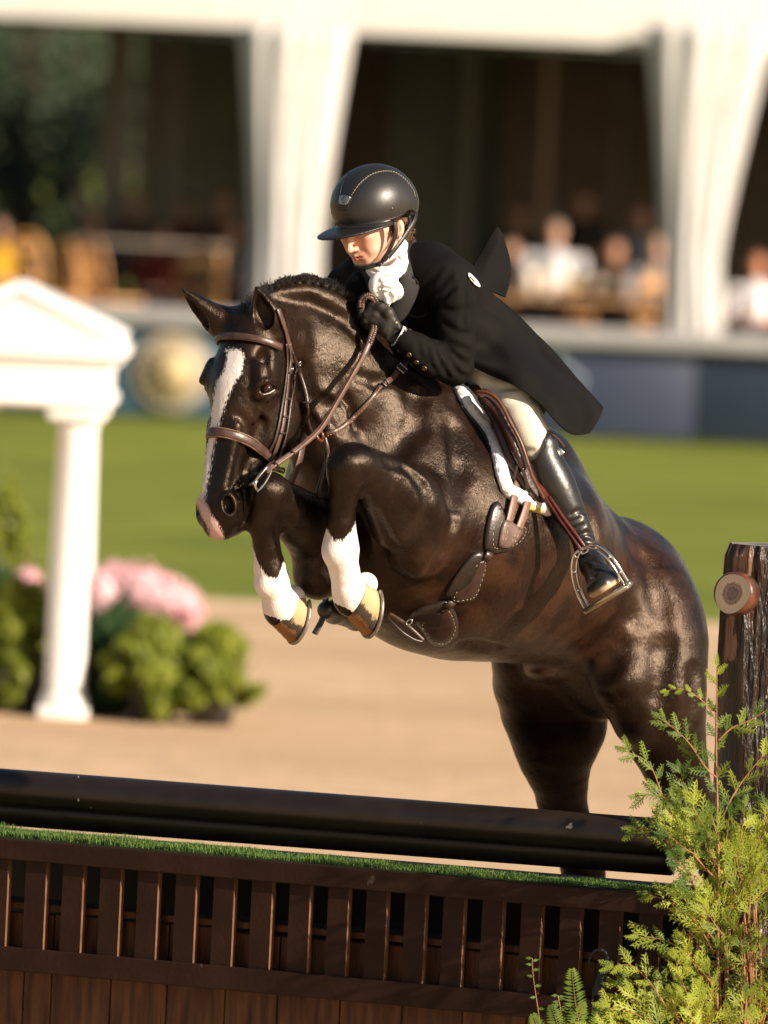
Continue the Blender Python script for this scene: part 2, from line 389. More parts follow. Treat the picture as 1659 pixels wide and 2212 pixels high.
# pitched roof and back
mb = MB(); rv = [(-30, ty+.07, ze+1.9), (30, ty+.07, ze+1.9), (30, ty+6, ze+3.6), (-30, ty+6, ze+3.6), (30, ty+12, ze+1.9), (-30, ty+12, ze+1.9)]
mb.add(rv+[(v[0], v[1], v[2]-.06) for v in rv], [(0, 1, 2, 3), (3, 2, 4, 5), (6, 9, 8, 7), (9, 11, 10, 8), (0, 6, 7, 1), (5, 4, 10, 11)]); mb.build('roof', mtent, TENT, False)
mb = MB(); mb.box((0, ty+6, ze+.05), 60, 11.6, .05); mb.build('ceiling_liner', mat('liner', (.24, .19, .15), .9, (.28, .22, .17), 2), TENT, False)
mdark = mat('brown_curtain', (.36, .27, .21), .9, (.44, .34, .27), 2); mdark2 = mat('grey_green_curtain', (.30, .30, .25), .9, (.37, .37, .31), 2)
def curtain(x0, x1, m, d, ztop=None, amp=.06):
    a = Tp(x0, 400, d); b = Tp(x1, 400, d); n = 60; vs = []
    for i in range(n+1):
        f = i/n; p = a.lerp(b, f)
        for z in (.0, (ztop or ze)): vs.append((p.x, a.y+amp*math.sin(i*1.9+x0), z))
    for i in range(n+1):
        f = i/n; p = a.lerp(b, f)
        for z in (.0, (ztop or ze)): vs.append((p.x, a.y+.03+amp*math.sin(i*1.9+x0), z))
    k = 2*(n+1); fs = [(2*i, 2*i+2, 2*i+3, 2*i+1) for i in range(n)]+[(k+2*i+1, k+2*i+3, k+2*i+2, k+2*i) for i in range(n)]+[(2*i+1, 2*i+3, k+2*i+3, k+2*i+1) for i in range(n)]+[(0, 1, k+1, k), (2*n, k+2*n, k+2*n+1, 2*n+1)]
    mb = MB(); mb.add(vs, fs); return mb.build('back_curtain', m, TENT)
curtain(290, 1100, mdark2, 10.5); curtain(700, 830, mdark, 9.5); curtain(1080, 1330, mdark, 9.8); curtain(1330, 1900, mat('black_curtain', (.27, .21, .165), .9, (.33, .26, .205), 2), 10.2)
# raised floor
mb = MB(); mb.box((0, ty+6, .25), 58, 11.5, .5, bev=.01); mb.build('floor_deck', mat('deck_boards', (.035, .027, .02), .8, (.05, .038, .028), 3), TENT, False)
# poles
mp_ = mat('tent_pole', (.20, .185, .16), .5, (.26, .23, .2), 5)
for x, d, wd in ((252, 6, .30), (318, 8, .14), (372, 6.5, .12), (1010, 9, .12), (1180, 7, .08)):
    c = Tp(x, 300, d); mb = MB(); mb.box((c.x, c.y, ze/2), wd, .12, ze, bev=.01); mb.build('pole', mp_ if x != 1180 else mdark, TENT)
def drape(xc_top, w_top, xc_mid, w_mid, ymid, xc_bot, w_bot, ybot):
    n = 84; rows = 26; vs = []; yt = 60
    ctr = Tp(xc_top, yt); A = Tp(xc_mid, ymid); B = Tp(xc_bot, ybot); t0 = -.25
    for j in range(rows+1):
        f = j/rows; z = ctr.z*(1-f)+0.05*f
        zz = lambda p: p.z
        if z > A.z: g = (ctr.z-z)/(ctr.z-A.z); g2 = 1-(1-g)**1.25; cx = ctr.x+(A.x-ctr.x)*g; wd = w_top+(w_mid-w_top)*g2
        else: g = (A.z-z)/max(A.z-.05, .01); cx = A.x+(B.x-A.x)*g; wd = w_mid+(w_bot-w_mid)*g
        for i in range(n):
            a = 2*math.pi*i/n; fold = 1+.22*(math.sin(i*math.pi*2/n*13+math.sin(j*.2)*1.0)+.6*math.sin(i*math.pi*2/n*7+1+.1*j))*.7
            vs.append((cx+math.cos(a)*wd/2*(1 if abs(math.sin(a)) < 2 else 1)*(1+.04*math.sin(i*1.7)), ty-.38+math.sin(a)*.22*fold*(.6+.4*wd/w_top), z))
    fs = [(j*n+i, (j+1)*n+i, (j+1)*n+(i+1) % n, j*n+(i+1) % n) for j in range(rows) for i in range(n)]+[tuple(range(n)), tuple(rows*n+i for i in range(n-1, -1, -1))]
    mb = MB(); mb.add(vs, fs); return mb.build('leg_drape', mdrape, TENT)
s_ = 21000/TT
drape(642, 238/s_, 620, 146/s_, 520, 605, 170/s_, 700); drape(1532, 268/s_, 1492, 122/s_, 560, 1495, 150/s_, 800)
# dark green trees seen through the open back of the tent
mleafd = mat('dark_leaves', (.012, .028, .008), .6, (.028, .055, .014), 3)
mleafm = mat('mid_leaves', (.05, .08, .02), .6, (.09, .12, .03), 3)
mbark = mat('bark', (.05, .035, .025), .9, (.09, .06, .04), 12)
def leafball(mb, c, r, n, size, rnd, flat=1.0):
    for _ in range(n):
        u = Vector((rnd.gauss(0, 1), rnd.gauss(0, 1), rnd.gauss(0, 1))).normalized()*(rnd.random()**.4)
        p = Vector(c)+Vector((u.x*r[0], u.y*r[1], u.z*r[2])); a = Vector((rnd.gauss(0, 1), rnd.gauss(0, 1), rnd.gauss(0, 1)*flat)).normalized(); b = a.orthogonal().normalized()
        L = size*rnd.uniform(.6, 1.4); W = L*.42
        mb.add([p-a*L, p+b*W, p+a*L, p-b*W], [(0, 1, 2, 3)])
for i, (x, d, h, r, lb) in enumerate(((30, 16, 5.2, 1.6, 'dark green tree furthest left behind the tent'), (150, 20, 6.0, 1.8, 'dark green tree between the left tent edge and the pale pole'), (-120, 19, 5.5, 1.7, 'dark tree just off the left behind the tent'), (880, 17, 5.0, 2.2, 'grey green tree dimly seen behind the middle of the tent'), (1020, 24, 5.5, 1.8, 'paler green tree right of the rider behind the tent'))):
    p = Tp(x, 300, d); t = empty('background_tree', (p.x, p.y, 0), lb, 'tree', 'trees behind the tent')
    mb = MB(); mb.tube([(p.x, p.y, 0), (p.x+.1, p.y, 1.5), (p.x, p.y+.1, h*.7)], [.2, .14, .06], 8)
    for k in range(5): a = k*1.3; mb.tube([(p.x, p.y, 1.2+k*.35), (p.x+math.cos(a)*.8, p.y+math.sin(a)*.8, 2.2+k*.45)], [.07, .02], 6)
    mb.build('trunk', mbark, t); mb = MB()
    for k in range(26):
        a = Rn.uniform(0, 6.3); rr = r*Rn.uniform(.2, .9); leafball(mb, (p.x+math.cos(a)*rr, p.y+math.sin(a)*rr*.6, Rn.uniform(.5, h-.8)), (.7, .6, .6), 130, .09, Rn)
    mb.build('crown', mleafm if i == 4 else mleafd, t, False)
# ================================================================ THE JUMP
YAW = math.radians(25)
Ax = Vector((math.cos(YAW), -math.sin(YAW), 0)); Nf = Vector((-math.sin(YAW), -math.cos(YAW), 0))      # along the jump, out of its face
F0 = G(700, 2050, DIST-.25)                                                                 # a point of the slatted front
RJ = Matrix((Ax, -Nf, Vector((0, 0, 1)))).transposed()
def onplane(x, y, off=0.0, rel=None):             # point of the plane of the jump face (moved off towards us)
    o = F0+Nf*off; d = fwd + rgt*((x-829.5)/FPX) - upv*((y-1106)/FPX)
    return CPOS+d*((o-CPOS).dot(Nf)/d.dot(Nf))
def jbox(mb, a, b, z0, z1, off0, off1, bev=.003):   # along-axis a..b (metres from F0), heights, depth range out of face
    c = Vector((F0.x, F0.y, 0))+Ax*((a+b)/2)+Nf*((off0+off1)/2); c.z = (z0+z1)/2
    mb.box(c, b-a, abs(off1-off0), z1-z0, RJ, bev)
def ja(x, y, off=0): p = onplane(x, y, off); return (p-F0).dot(Ax), p.z
mpaint = mat('brown_paint', (.019, .0082, .0052), .5, (.026, .0115, .0072), 7, bump=.0012, bscale=60, aniso=(1, 1, 1), spec=.14)
mlit = mat('sunlit_slat_edge', (.11, .048, .022), .6, (.17, .08, .04), 20, bump=.001, bscale=40)  # lighter brown that paints sunlight onto the slats' right sides
mgap = mat('dark_green_board', (.006, .010, .008), .7)
def wood(name, c1, c2):
    m = mat(name, c1, .55, c2, 6, bump=.002, bscale=30, aniso=(6, 6, .7), detail=7, spec=.35); return m
mplank = wood('stained_plank', (.032, .010, .003), (.12, .044, .012))
a0, ztop = ja(0, 1815); a1, ztop1 = ja(1440, 1930)
zt0 = (ztop+ztop1)/2; _, zr1 = ja(700, 1925); _, zr2 = ja(700, 2056+12); _, zr3 = ja(700, 2140); _, zt0 = ja(700, 1869)
z_rb = zr1; z_lt = ja(700, 2105)[1]; z_lb = ja(700, 2156)[1]
z_rb = ja(700, 1913)[1]
X0, X1 = a0-.6, a1+.25
GATE = empty('slatted_jump_panel', F0-Vector((0, 0, F0.z)), 'dark brown slatted wooden jump panel under the rails', 'jump panel')
mb = MB(); jbox(mb, X0, X1, z_rb, zt0, -.02, .03); mb.build('top_rail', mpaint, GATE, False)
mb = MB(); jbox(mb, X0, X1, z_lb, z_lt, -.02, .03); mb.build('bottom_rail', mpaint, GATE, False)
x = 43.0; k = 0
sx = [-120+82.0*i*(1+.0025*i) for i in range(22)]
for i, xs in enumerate([-105, -24+0, 58, 138, 219, 300, 382, 464, 546, 628, 711, 794, 877, 960, 1044, 1128, 1212, 1297, 1382, 1468]):
    yy = 1930+xs*.078; a, z = ja(xs, yy); b, _ = ja(xs+44, yy)
    if a < X0: continue
    mb = MB(); jbox(mb, a, b, z_lt, z_rb, -.012, .014, 0); so = mb.build('slat', [mpaint, mlit], GATE, False)
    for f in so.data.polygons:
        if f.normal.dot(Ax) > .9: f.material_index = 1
mb = MB(); jbox(mb, X0, X1, z_lb-.03, z_rb+.01, -.52, -.50, 0); jbox(mb, X0, X1, zt0-.035, zt0-.012, -.50, -.025, 0); mb.build('inner_board', mgap, GATE, False)
# plank wall box below
WALLB = empty('plank_wall', F0-Vector((0, 0, F0.z))-Nf*.1, 'stained wooden plank wall standing below and behind the slats', 'wall filler')
a = X0; zpt = ja(700, 2030)[1]
for i, xs in enumerate([-170, -65, 50, 110-0, 238, 360, 486, 600, 735, 870, 1000, 1140, 1290, 1430, 1560]):
    aa, _ = ja(xs, 2180, -.05); nx = [-170, -65, 50, 110, 238, 360, 486, 600, 735, 870, 1000, 1140, 1290, 1430, 1560, 1700][i+1]; bb, _ = ja(nx, 2180, -.05)
    mb = MB(); jbox(mb, aa+.002, bb-.002, .02, zpt+Rn.uniform(-.006, .006), -.075, -.045, .004); mb.build('plank', mplank, WALLB, False)
mb = MB(); jbox(mb, X0, X1+.2, zpt+.008, zpt+.028, -.20, -.035, .003); mb.build('ledge', mplank, WALLB, False)
# turf strip
mturf = mat('turf_green', (.035, .085, .012), .6, (.13, .22, .035), 60, trans=.2)
mb = MB(); jbox(mb, X0, X1, zt0-.010, zt0+.002, -.20, -.022, 0); TB = mb.build('turf_base', mat('turf_mat', (.01, .03, .006), .9), None, False)
tag(TB, 'thin dark turf mat laid along the top of the slatted panel', 'turf mat')
mb = MB(); R = random.Random(5); base = Vector((F0.x, F0.y, 0))
for i in range(34000):
    a = R.uniform(X0, X1); off = -.025-.17*R.random()**1.1; ta = (a-X0)/(X1-X0)
    h = R.uniform(.010, .027)*(1.25-.95*ta)*(1+.25*math.sin(a*23)*math.sin(a*7)); p = base+Ax*a+Nf*off; p.z = zt0+.0
    ang = R.uniform(0, 6.28); lean = R.uniform(0, .012); u = Vector((math.cos(ang), math.sin(ang), 0)); wv = Vector((-u.y, u.x, 0))*.0011
    mid = p+u*lean*.4+Vector((0, 0, h*.6)); tip = p+u*lean+Vector((0, 0, h))
    mb.add([p-wv, p+wv, mid+wv*.8, mid-wv*.8, tip], [(0, 1, 2, 3), (3, 2, 4)])
o = mb.build('turf', mturf, None, False); tag(o, 'short bright green artificial turf along the panel top', 'turf', kind='stuff')
# rails
mrail = mat('black_rail_paint', (.013, .009, .007), .36, (.020, .013, .010), 9, bump=.0008, bscale=40, spec=.45)
def scuff(m, sc, th, col, stretch=None):
    n = m.node_tree; b = n.nodes['Principled BSDF']; src = b.inputs['Base Color'].links[0].from_socket
    t = n.nodes.new('ShaderNodeTexNoise'); t.inputs['Scale'].default_value = sc; t.inputs['Detail'].default_value = 6; tc = n.nodes.new('ShaderNodeTexCoord'); mp = n.nodes.new('ShaderNodeMapping'); n.links.new(tc.outputs['Object'], mp.inputs[0]); n.links.new(mp.outputs[0], t.inputs[0])
    if stretch: mp.inputs['Scale'].default_value = stretch
    r = n.nodes.new('ShaderNodeMapRange'); r.inputs[1].default_value = th; r.inputs[2].default_value = th+.012; n.links.new(t.outputs[0], r.inputs[0])
    x = n.nodes.new('ShaderNodeMix'); x.data_type = 'RGBA'; n.links.new(r.outputs[0], x.inputs[0]); n.links.new(src, x.inputs[6]); x.inputs[7].default_value = (*col, 1); n.links.new(x.outputs[2], b.inputs['Base Color'])
scuff(mrail, 24, .735, (.35, .3, .25)); scuff(mpaint, 9, .72, (.07, .05, .04))
def rail(pa, pb, r, lb, extl=.7):
    d = (pb-pa).normalized(); pa = pa-d*extl; mb = MB(); n = 40
    pts = [pa.lerp(pb, i/n) for i in range(n+1)]
    mb.tube([pa-d*.004]+pts+[pb+d*.006], [r*.8]+[r]*(n+1)+[r*.8], 32); o = mb.build('jump_rail', mrail); tag(o, lb, 'jump pole', 'dark rails of the jump'); return d
RO = -.22
rail(onplane(0, 1699, RO), onplane(1446, 1810, RO), .0535, 'upper dark wooden rail, the thicker one across the jump')
d_ = rail(onplane(0, 1748, RO-.06), onplane(1450, 1856, RO-.06), .047, 'lower dark rail just under and behind the upper one')
# pale rounded rail end in its cup, seen through the shrub
c0 = onplane(1448, 1812, RO); PC = empty('rail_cup', c0, 'pale grey rounded rail end with red band resting by the post', 'rail end')
mb = MB(); mb.lathe(c0+d_*.01, d_, [(0, .050), (.02, .056), (.07, .054), (.09, .045), (.10, .02), (.101, .004)], 28); mb.build('end_cap', mat('pale_plastic', (.40, .38, .40), .4, (.30, .28, .30), 30), PC)
mb = MB(); mb.lathe(c0+d_*.022, d_, [(0, .0575), (.018, .0575)], 28); mb.build('red_band', mat('red_band_paint', (.30, .045, .03), .5), PC)
# ------------------------------------------------ log post
LP = onplane(1650, 1600, -.25); LPX = LP.x; LPY = LP.y; zl = P(1650, 1160, .1).z
POST = empty('log_post', (LPX, LPY, 0), 'tall varnished log post with sawn branch stub standing at the right end of the jump', 'log post')
mlog = mat('varnished_bark', (.006, .004, .0035), .34, (.045, .019, .011), 12, bump=.055, bscale=15, aniso=(2.6, 2.6, .42), detail=7, spec=.5, coat=.12, mixpos=(.42, .62))
scuff(mlog, 5, .60, (.26, .13, .07), (1.6, 1.6, .45)); scuff(mlog, 6, .66, (.5, .42, .34), (2, 2, .5))
n = 96; rows = 220; vs = []
Rl = random.Random(3); ph = [(Rl.uniform(0, 6.28), Rl.randint(3, 17), Rl.uniform(1.5, 9), Rl.uniform(.2, 1)) for _ in range(26)]
for j in range(rows+1):
    z = zl*j/rows; r0_ = .133+.006*(1-j/rows); ee = 1 if j < rows-3 else (rows-j)/4*.08+.92
    for i in range(n):
        a = 2*math.pi*i/n; b = sum(am*math.sin(m_*a+p_+z*f_+.6*math.sin(z*5+p_)) for p_, m_, f_, am in ph)/6
        r = r0_*(1+.09*b*ee)*ee; vs.append((LPX+math.cos(a)*r, LPY+math.sin(a)*r, z))
fs = [(j*n+i, j*n+(i+1) % n, (j+1)*n+(i+1) % n, (j+1)*n+i) for j in range(rows) for i in range(n)]
mesh('trunk', vs, fs, mlog, POST)
def sawn(name, rings=90):
    m = bpy.data.materials.new(name); m.use_nodes = True; N = m.node_tree; b = N.nodes['Principled BSDF']; b.inputs['Roughness'].default_value = .4
    at = N.nodes.new('ShaderNodeAttribute'); at.attribute_name = 'ring'; t = N.nodes.new('ShaderNodeTexNoise'); t.inputs['Scale'].default_value = 14; t.inputs['Detail'].default_value = 5
    mm = N.nodes.new('ShaderNodeMath'); mm.operation = 'MULTIPLY_ADD'; mm.inputs[1].default_value = .35; N.links.new(t.outputs[0], mm.inputs[0]); N.links.new(at.outputs['Fac'], mm.inputs[2])
    rp = N.nodes.new('ShaderNodeValToRGB'); e = rp.color_ramp.elements; e[0].position = .15; e[0].color = (.05, .03, .025, 1); e[1].position = .98; e[1].color = (.24, .19, .14, 1)
    for pz, c in ((.34, (.10, .07, .06)), (.46, (.05, .035, .03)), (.56, (.15, .10, .08)), (.68, (.08, .055, .045)), (.80, (.28, .21, .15))): x = e.new(pz); x.color = (*c, 1)
    N.links.new(mm.outputs[0], rp.inputs[0]); N.links.new(rp.outputs[0], b.inputs['Base Color']); return m
msawn = sawn('sawn_wood')
def disc(name, c, ax_, r, m, parent, wob=.05):
    c = Vector(c); ax_ = Vector(ax_).normalized(); u = ax_.orthogonal().normalized(); v = ax_.cross(u); n = 40; K = 10; vs = [c]; rg = [0.]
    for k in range(1, K+1):
        for i in range(n): a = 2*math.pi*i/n; rr = r*k/K*(1+wob*math.sin(a*2+1)+wob*.6*math.sin(3*a)); vs.append(c+(u*math.cos(a)+v*math.sin(a))*rr); rg.append(k/K)
    fs = [(0, 1+i, 1+(i+1) % n) for i in range(n)]+[(1+(k-1)*n+i, 1+k*n+i, 1+k*n+(i+1) % n, 1+(k-1)*n+(i+1) % n) for k in range(1, K) for i in range(n)]
    o = mesh(name, vs, fs, m, parent); at = o.data.attributes.new('ring', 'FLOAT', 'POINT'); at.data.foreach_set('value', rg); return o
disc('sawn_top', (LPX, LPY, zl+.001), (0, 0, 1), .118, msawn, POST, .03)
wl_ = w2q(LP)[2]; kc = P(1582, 1282, wl_+.175); kd = (kc-Vector((LPX, LPY, kc.z))).normalized(); kd = Vector((-.42, -.9, .05)).normalized()
k0 = kc-kd*.075
mb = MB(); mb.lathe(k0, kd, [(-.02, .052), (.02, .060), (.04, .063), (.065, .061), (.075, .057)], 32); st = mb.build('branch_stub', mat('red_bark', (.035, .014, .009), .4, (.12, .038, .018), 14, bump=.004, bscale=30, coat=.3), POST)
disc('sawn_face', k0+kd*.0762, kd, .054, msawn, st)
# ================================================================ HORSE
HS = SDF(.005)
HA = np.array([-.16, -.965, .16]); HA /= np.linalg.norm(HA)          # poll -> muzzle
HN = np.array([-.57, 0, .80]); HN = HN-HA*(HN@HA); HN /= np.linalg.norm(HN)   # out of the forehead
HL = np.cross(HA, HN); HL = HL if HL[0] > 0 else -HL                 # to the horse's left
HO = q(545, 703, .50)
HAX = np.array([HL, HA, HN])
def hp(l, s, n): return HO+HL*l+HA*s+HN*n
LAT = np.array([.72, 0, .69])
# trunk
HS.chain([(1312, 1310, -.70, 190), (1343, 1375, -.66, 185)], .05)
HS.chain([(1300, 1305, -.66, 190), (1200, 1262, -.45, 182), (1085, 1192, -.24, 240), (955, 1155, -.05, 262), (870, 1100, .08, 222)], .06, n=3)
HS.chain([(860, 1090, .08, 190), (770, 1050, .14, 155)], .06)                     # breast
HS.chain([(985, 880, -.10, 62), (1150, 1010, -.36, 75), (1240, 1130, -.5, 70)], .10)     # withers and back
# neck
HS.chain([(622, 724, .29, 100), (695, 788, .235, 134), (785, 898, .16, 150), (880, 1010, .02, 190)], .05, flat=((.45, .1, .88), .80), n=3)
HS.chain([(585, 650, .38, 26), (622, 636, .35, 26), (672, 634, .32, 26), (735, 664, .27, 26), (792, 725, .18, 30), (872, 812, .05, 34), (960, 878, -.06, 44)], .05, n=2)   # crest
HS.chain([(665, 880, .30, 52), (695, 960, .28, 66), (750, 1040, .26, 80)], .05)                   # throat
HS.chain([(660, 800, .32, 50), (680, 860, .33, 44), (710, 930, .34, 32), (760, 1000, .32, 28)], .035)   # jugular ridge
# shoulder (near) : blade, point, arm
HS.ell(q(905, 1010, .15), (.17, .25, .12), [[.9, .2, -.38], [-.25, .95, .1], [.4, 0, .9]], .08)
HS.chain([(960, 900, .02, 60), (900, 1010, .13, 70), (840, 1100, .22, 60)], .07)
HS.ell(q(960, 1110, .14), (.13, .16, .10), None, .07)
HS.chain([(855, 1050, .27, 66), (930, 1130, .26, 88), (928, 1175, .28, 66)], .04)
# near forearm -> knee -> cannon -> pastern
HS.chain([(928, 1130, .27, 78), (905, 1185, .34, 58), (900, 1222, .36, 24)], .03)
HS.chain([(905, 1120, .33, 86), (862, 1070, .43, 74), (812, 1025, .52, 50), (775, 1002, .60, 42)], .03, n=3)
HS.chain([(915, 1205, .33, 30), (850, 1135, .45, 45), (800, 1050, .55, 34)], .03)
HS.ell(q(758, 1003, .62), (.062, .062, .062), None, .02)
HS.ell(q(742, 1010, .63), (.047, .058, .05), None, .02)
HS.ell(q(786, 1014, .57), (.030, .052, .05), None, .015)                    # accessory carpal
HS.chain([(749, 1030, .62, 40), (739, 1075, .60, 27), (734, 1130, .58, 26), (733, 1165, .56, 30), (732, 1186, .555, 37)], .015)
HS.chain([(752, 1050, .585, 25), (748, 1120, .555, 17), (750, 1185, .53, 26)], .015)       # tendons
HS.ell(q(723, 1192, .565), (.030, .034, .034), None, .012)
HS.chain([(737, 1200, .55, 36), (745, 1238, .52, 30), (752, 1272, .50, 33), (762, 1292, .48, 42)], .014)
HS.chain([(762, 1284, .48, 36), (790, 1262, .44, 26)], .015)
# far foreleg
HS.chain([(770, 1120, .20, 90), (715, 1190, .30, 72), (688, 1240, .36, 48), (683, 1262, .38, 22)], .04)
HS.chain([(715, 1180, .32, 80), (655, 1125, .44, 62), (605, 1080, .54, 44), (585, 1062, .58, 40)], .03, n=2)
HS.ell(q(578, 1062, .60), (.052, .056, .055), None, .02)
HS.chain([(572, 1085, .59, 36), (562, 1130, .57, 26), (573, 1185, .54, 24), (580, 1225, .52, 29), (586, 1256, .51, 35)], .015)
HS.chain([(582, 1090, .555, 24), (586, 1180, .51, 17), (600, 1250, .48, 26)], .015)
HS.ell(q(572, 1262, .52), (.028, .032, .034), None, .012)
HS.chain([(590, 1266, .50, 34), (602, 1295, .48, 32), (610, 1318, .46, 40)], .014)
HS.chain([(606, 1308, .47, 36), (632, 1292, .43, 28)], .015)
# near hind quarter and leg
HS.ell(q(1392, 1352, -.53), (.155, .215, .155), [[.9, .25, -.3], [-.25, .96, 0], [.3, .08, .95]], .09)
HS.chain([(1375, 1310, -.56, 118), (1415, 1400, -.51, 108), (1422, 1490, -.49, 106), (1438, 1590, -.52, 88), (1478, 1700, -.62, 60), (1520, 1800, -.72, 42), (1545, 1870, -.80, 40), (1560, 1900, -.84, 34)], .05, n=2)
HS.chain([(1560, 1900, -.84, 32), (1555, 2100, -.80, 24), (1550, 2230, -.78, 32), (1535, 2300, -.74, 26), (1520, 2350, -.70, 38)], .02)
HS.chain([(1330, 1400, -.42, 70), (1345, 1470, -.40, 62), (1372, 1560, -.42, 48)], .05)     # flank fold
HS.chain([(1305, 1180, -.50, 36), (1262, 1175, -.42, 42)], .08)                            # point of hip
# far hind
HS.chain([(1250, 1380, -.80, 150), (1196, 1482, -.80, 128), (1203, 1562, -.80, 111), (1200, 1628, -.82, 84), (1211, 1695, -.86, 61), (1217, 1750, -.90, 55), (1248, 1840, -.94, 50), (1262, 1890, -.95, 44)], .05, n=2)
HS.chain([(1262, 1890, -.95, 42), (1262, 1990, -.95, 30), (1256, 2150, -.92, 27), (1250, 2240, -.9, 34), (1238, 2310, -.87, 27), (1228, 2360, -.84, 38)], .03)
HS.chain([(1110, 1395, -.62, 55), (1140, 1470, -.72, 75)], .05)
HS.ell(q(1170, 1450, -.5), (.05, .028, .10), None, .05)
# --- head
S_ = [-.06, -.03, .02, .07, .12, .17, .21, .26, .31, .36, .41, .46, .505, .55, .585, .615]
fr = [-.04, .015, .052, .072, .083, .088, .087, .082, .075, .068, .063, .060, .060, .057, .042, .010]
bk = [-.08, -.10, -.12, -.145, -.175, -.198, -.212, -.218, -.208, -.178, -.132, -.112, -.099, -.094, -.074, -.030]
aw = [.040, .068, .084, .090, .094, .094, .089, .080, .071, .063, .056, .053, .055, .058, .051, .028]
tp = [0, 0, .05, .10, .16, .18, .14, .08, .0, -.05, -.1, -.1, -.05, 0, 0, 0]
HEAD = SDF(.005)
HEAD.loft(HO, HAX, S_, [0]*16, [(f+b)/2 for f, b in zip(fr, bk)], aw, [(f-b)/2 for f, b in zip(fr, bk)], tp, 2.35, .03)
HS.loft(HO, HAX, S_, [0]*16, [(f+b)/2 for f, b in zip(fr, bk)], aw, [(f-b)/2 for f, b in zip(fr, bk)], tp, 2.35, .03)
HS.cone(hp(0, .0, -.03), .075, hp(0, .01, -.14), .085, .04)                                       # poll into neck
for sg in (-1, 1):
    HS.ell(hp(.060*sg, .262, -.128), (.038, .104, .088), HAX, .02)                              # jowl
    HS.ell(hp(.093*sg if sg > 0 else -.076, .152, .038), (.020, .040, .024), HAX, .018)                              # brow
    HS.cone(hp(.080*sg, .12, .05), .014, hp(.102*sg, .175, .048), .014, .015)
    HS.ell(hp(.092*sg if sg > 0 else -.073, .192, .030), (.020, .030, .026), HAX, .016)                              # eye bulge
    HS.ell(hp(.082*sg, .105, .030), (.018, .028, .02), HAX, .02, 's')                            # temple hollow
    HS.cone(hp(.084*sg, .22, .012), .008, hp(.064*sg, .37, .002), .006, .02)                    # facial crest
    HS.cone(hp(.046*sg, .30, .052), .008, hp(.032*sg, .48, .046), .006, .025)                    # nasal edge
    HS.cone(hp(.074*sg, .28, -.02), .018, hp(.056*sg, .42, -.02), .014, .03, 's')               # cheek hollow
    HS.cone(hp(.098*sg, .30, -.02), .02, hp(.082*sg, .36, .0), .014, .02, 's')
    HS.ell(hp(.050*sg, .530, .016), (.020, .042, .028), HAX, .02)                               # nostril flare
    HS.ell(hp(.046*sg, .562, .004), (.018, .026, .028), HAX, .015)
HS.ell(hp(0, .50, -.074), (.032, .045, .028), HAX, .02)
HS.ell(hp(0, .568, -.055), (.036, .034, .024), HAX, .014)                                       # chin
HS.ell(hp(0, .585, .0), (.043, .032, .042), HAX, .014)                                          # upper lip
# near nostril, mouth line, eye socket - placed where the photo shows them
nq = HS.hit(492, 1093)
HS.ell(nq+np.array([.002, .002, -.008]), (.024, .040, .018), [[1, .1, 0], [-.1, 1, 0], [0, 0, 1]], .008)
HS.ell(nq+np.array([.001, .004, .006]), (.0155, .027, .028), [[1, .25, 0], [-.25, 1, 0], [0, 0, 1]], .008, 's')
fn_ = hp(-.052, .548, .045); HS.ell(fn_, (.010, .019, .02), HAX, .008, 's')
pts = [HS.hit(x, y) for x, y in ((549, 1056), (546, 1075), (540, 1098), (530, 1122), (517, 1140))]
for i in range(4):
    if pts[i] is not None and pts[i+1] is not None: HS.cone(pts[i], .0035, pts[i+1], .0035, .006, 's')
eq = HS.hit(576, 840)
HS.ell(eq+np.array([.001, .002, -.002]), (.021, .0135, .016), [[.95, .22, -.2], [-.22, .97, 0], [.3, 0, .95]], .008, 's')
for a, b in (((556, 830), (576, 822)), ((576, 822), (597, 834))): HS.cone(HS.hit(*a)*1.0, .006, HS.hit(*b)*1.0, .006, .008)
for a, b in (((553, 858), (578, 861)), ((578, 861), (602, 846))): HS.cone(HS.hit(*a)*1.0, .0045, HS.hit(*b)*1.0, .0045, .012)
# wrinkles on neck and shoulder, veins on the face
def groove(pp, r=.006, k=.02, mode='s', dep=None):
    dep = (r*.9+k*.16 if mode == 's' else -r*.6-k*.08) if dep is None else dep
    hh = [HS.hit(*p) for p in pp]; hh = [h for h in hh if h is not None]
    for i in range(len(hh)-1):
        if np.linalg.norm(hh[i]-hh[i+1]) < .16: HS.cone(hh[i]+[0, 0, dep], r, hh[i+1]+[0, 0, dep], r, k, mode)
groove([(655, 800), (672, 855), (705, 880), (742, 868)], .011, .03)
groove([(700, 860), (728, 900), (740, 930)], .008, .022)
groove([(745, 860), (762, 893), (772, 925)], .006, .022)
groove([(672, 905), (690, 930), (700, 965)], .006, .02)
groove([(718, 850), (742, 885), (752, 925)], .004, .014, 'u')
groove([(780, 812), (815, 826), (855, 818)], .009, .03)
groove([(860, 790), (905, 850), (900, 920), (850, 980), (800, 995)], .016, .05)
groove([(592, 640), (670, 652), (740, 686), (786, 738)], .007, .03)                              # below the crest
groove([(905, 1035), (925, 1070), (925, 1120)], .012, .03)
groove([(968, 1060), (985, 1130), (960, 1190), (930, 1235)], .010, .025)                              # behind the elbow
groove([(985, 920), (1000, 1010), (985, 1080)], .016, .05)
groove([(838, 1000), (880, 1010), (920, 1050)], .010, .02)
groove([(812, 1110), (850, 1180), (880, 1225)], .008, .02)
groove([(1280, 1130), (1290, 1200), (1320, 1300), (1335, 1400), (1300, 1450)], .020, .06)           # flank hollow
groove([(1400, 1200), (1432, 1300), (1440, 1400), (1425, 1500)], .012, .06)
groove([(1500, 1330), (1505, 1450), (1495, 1560)], .012, .04)
groove([(520, 900), (545, 930), (556, 975)], .006, .02)
groove([(556, 880), (580, 905), (584, 950)], .004, .012, 'u')
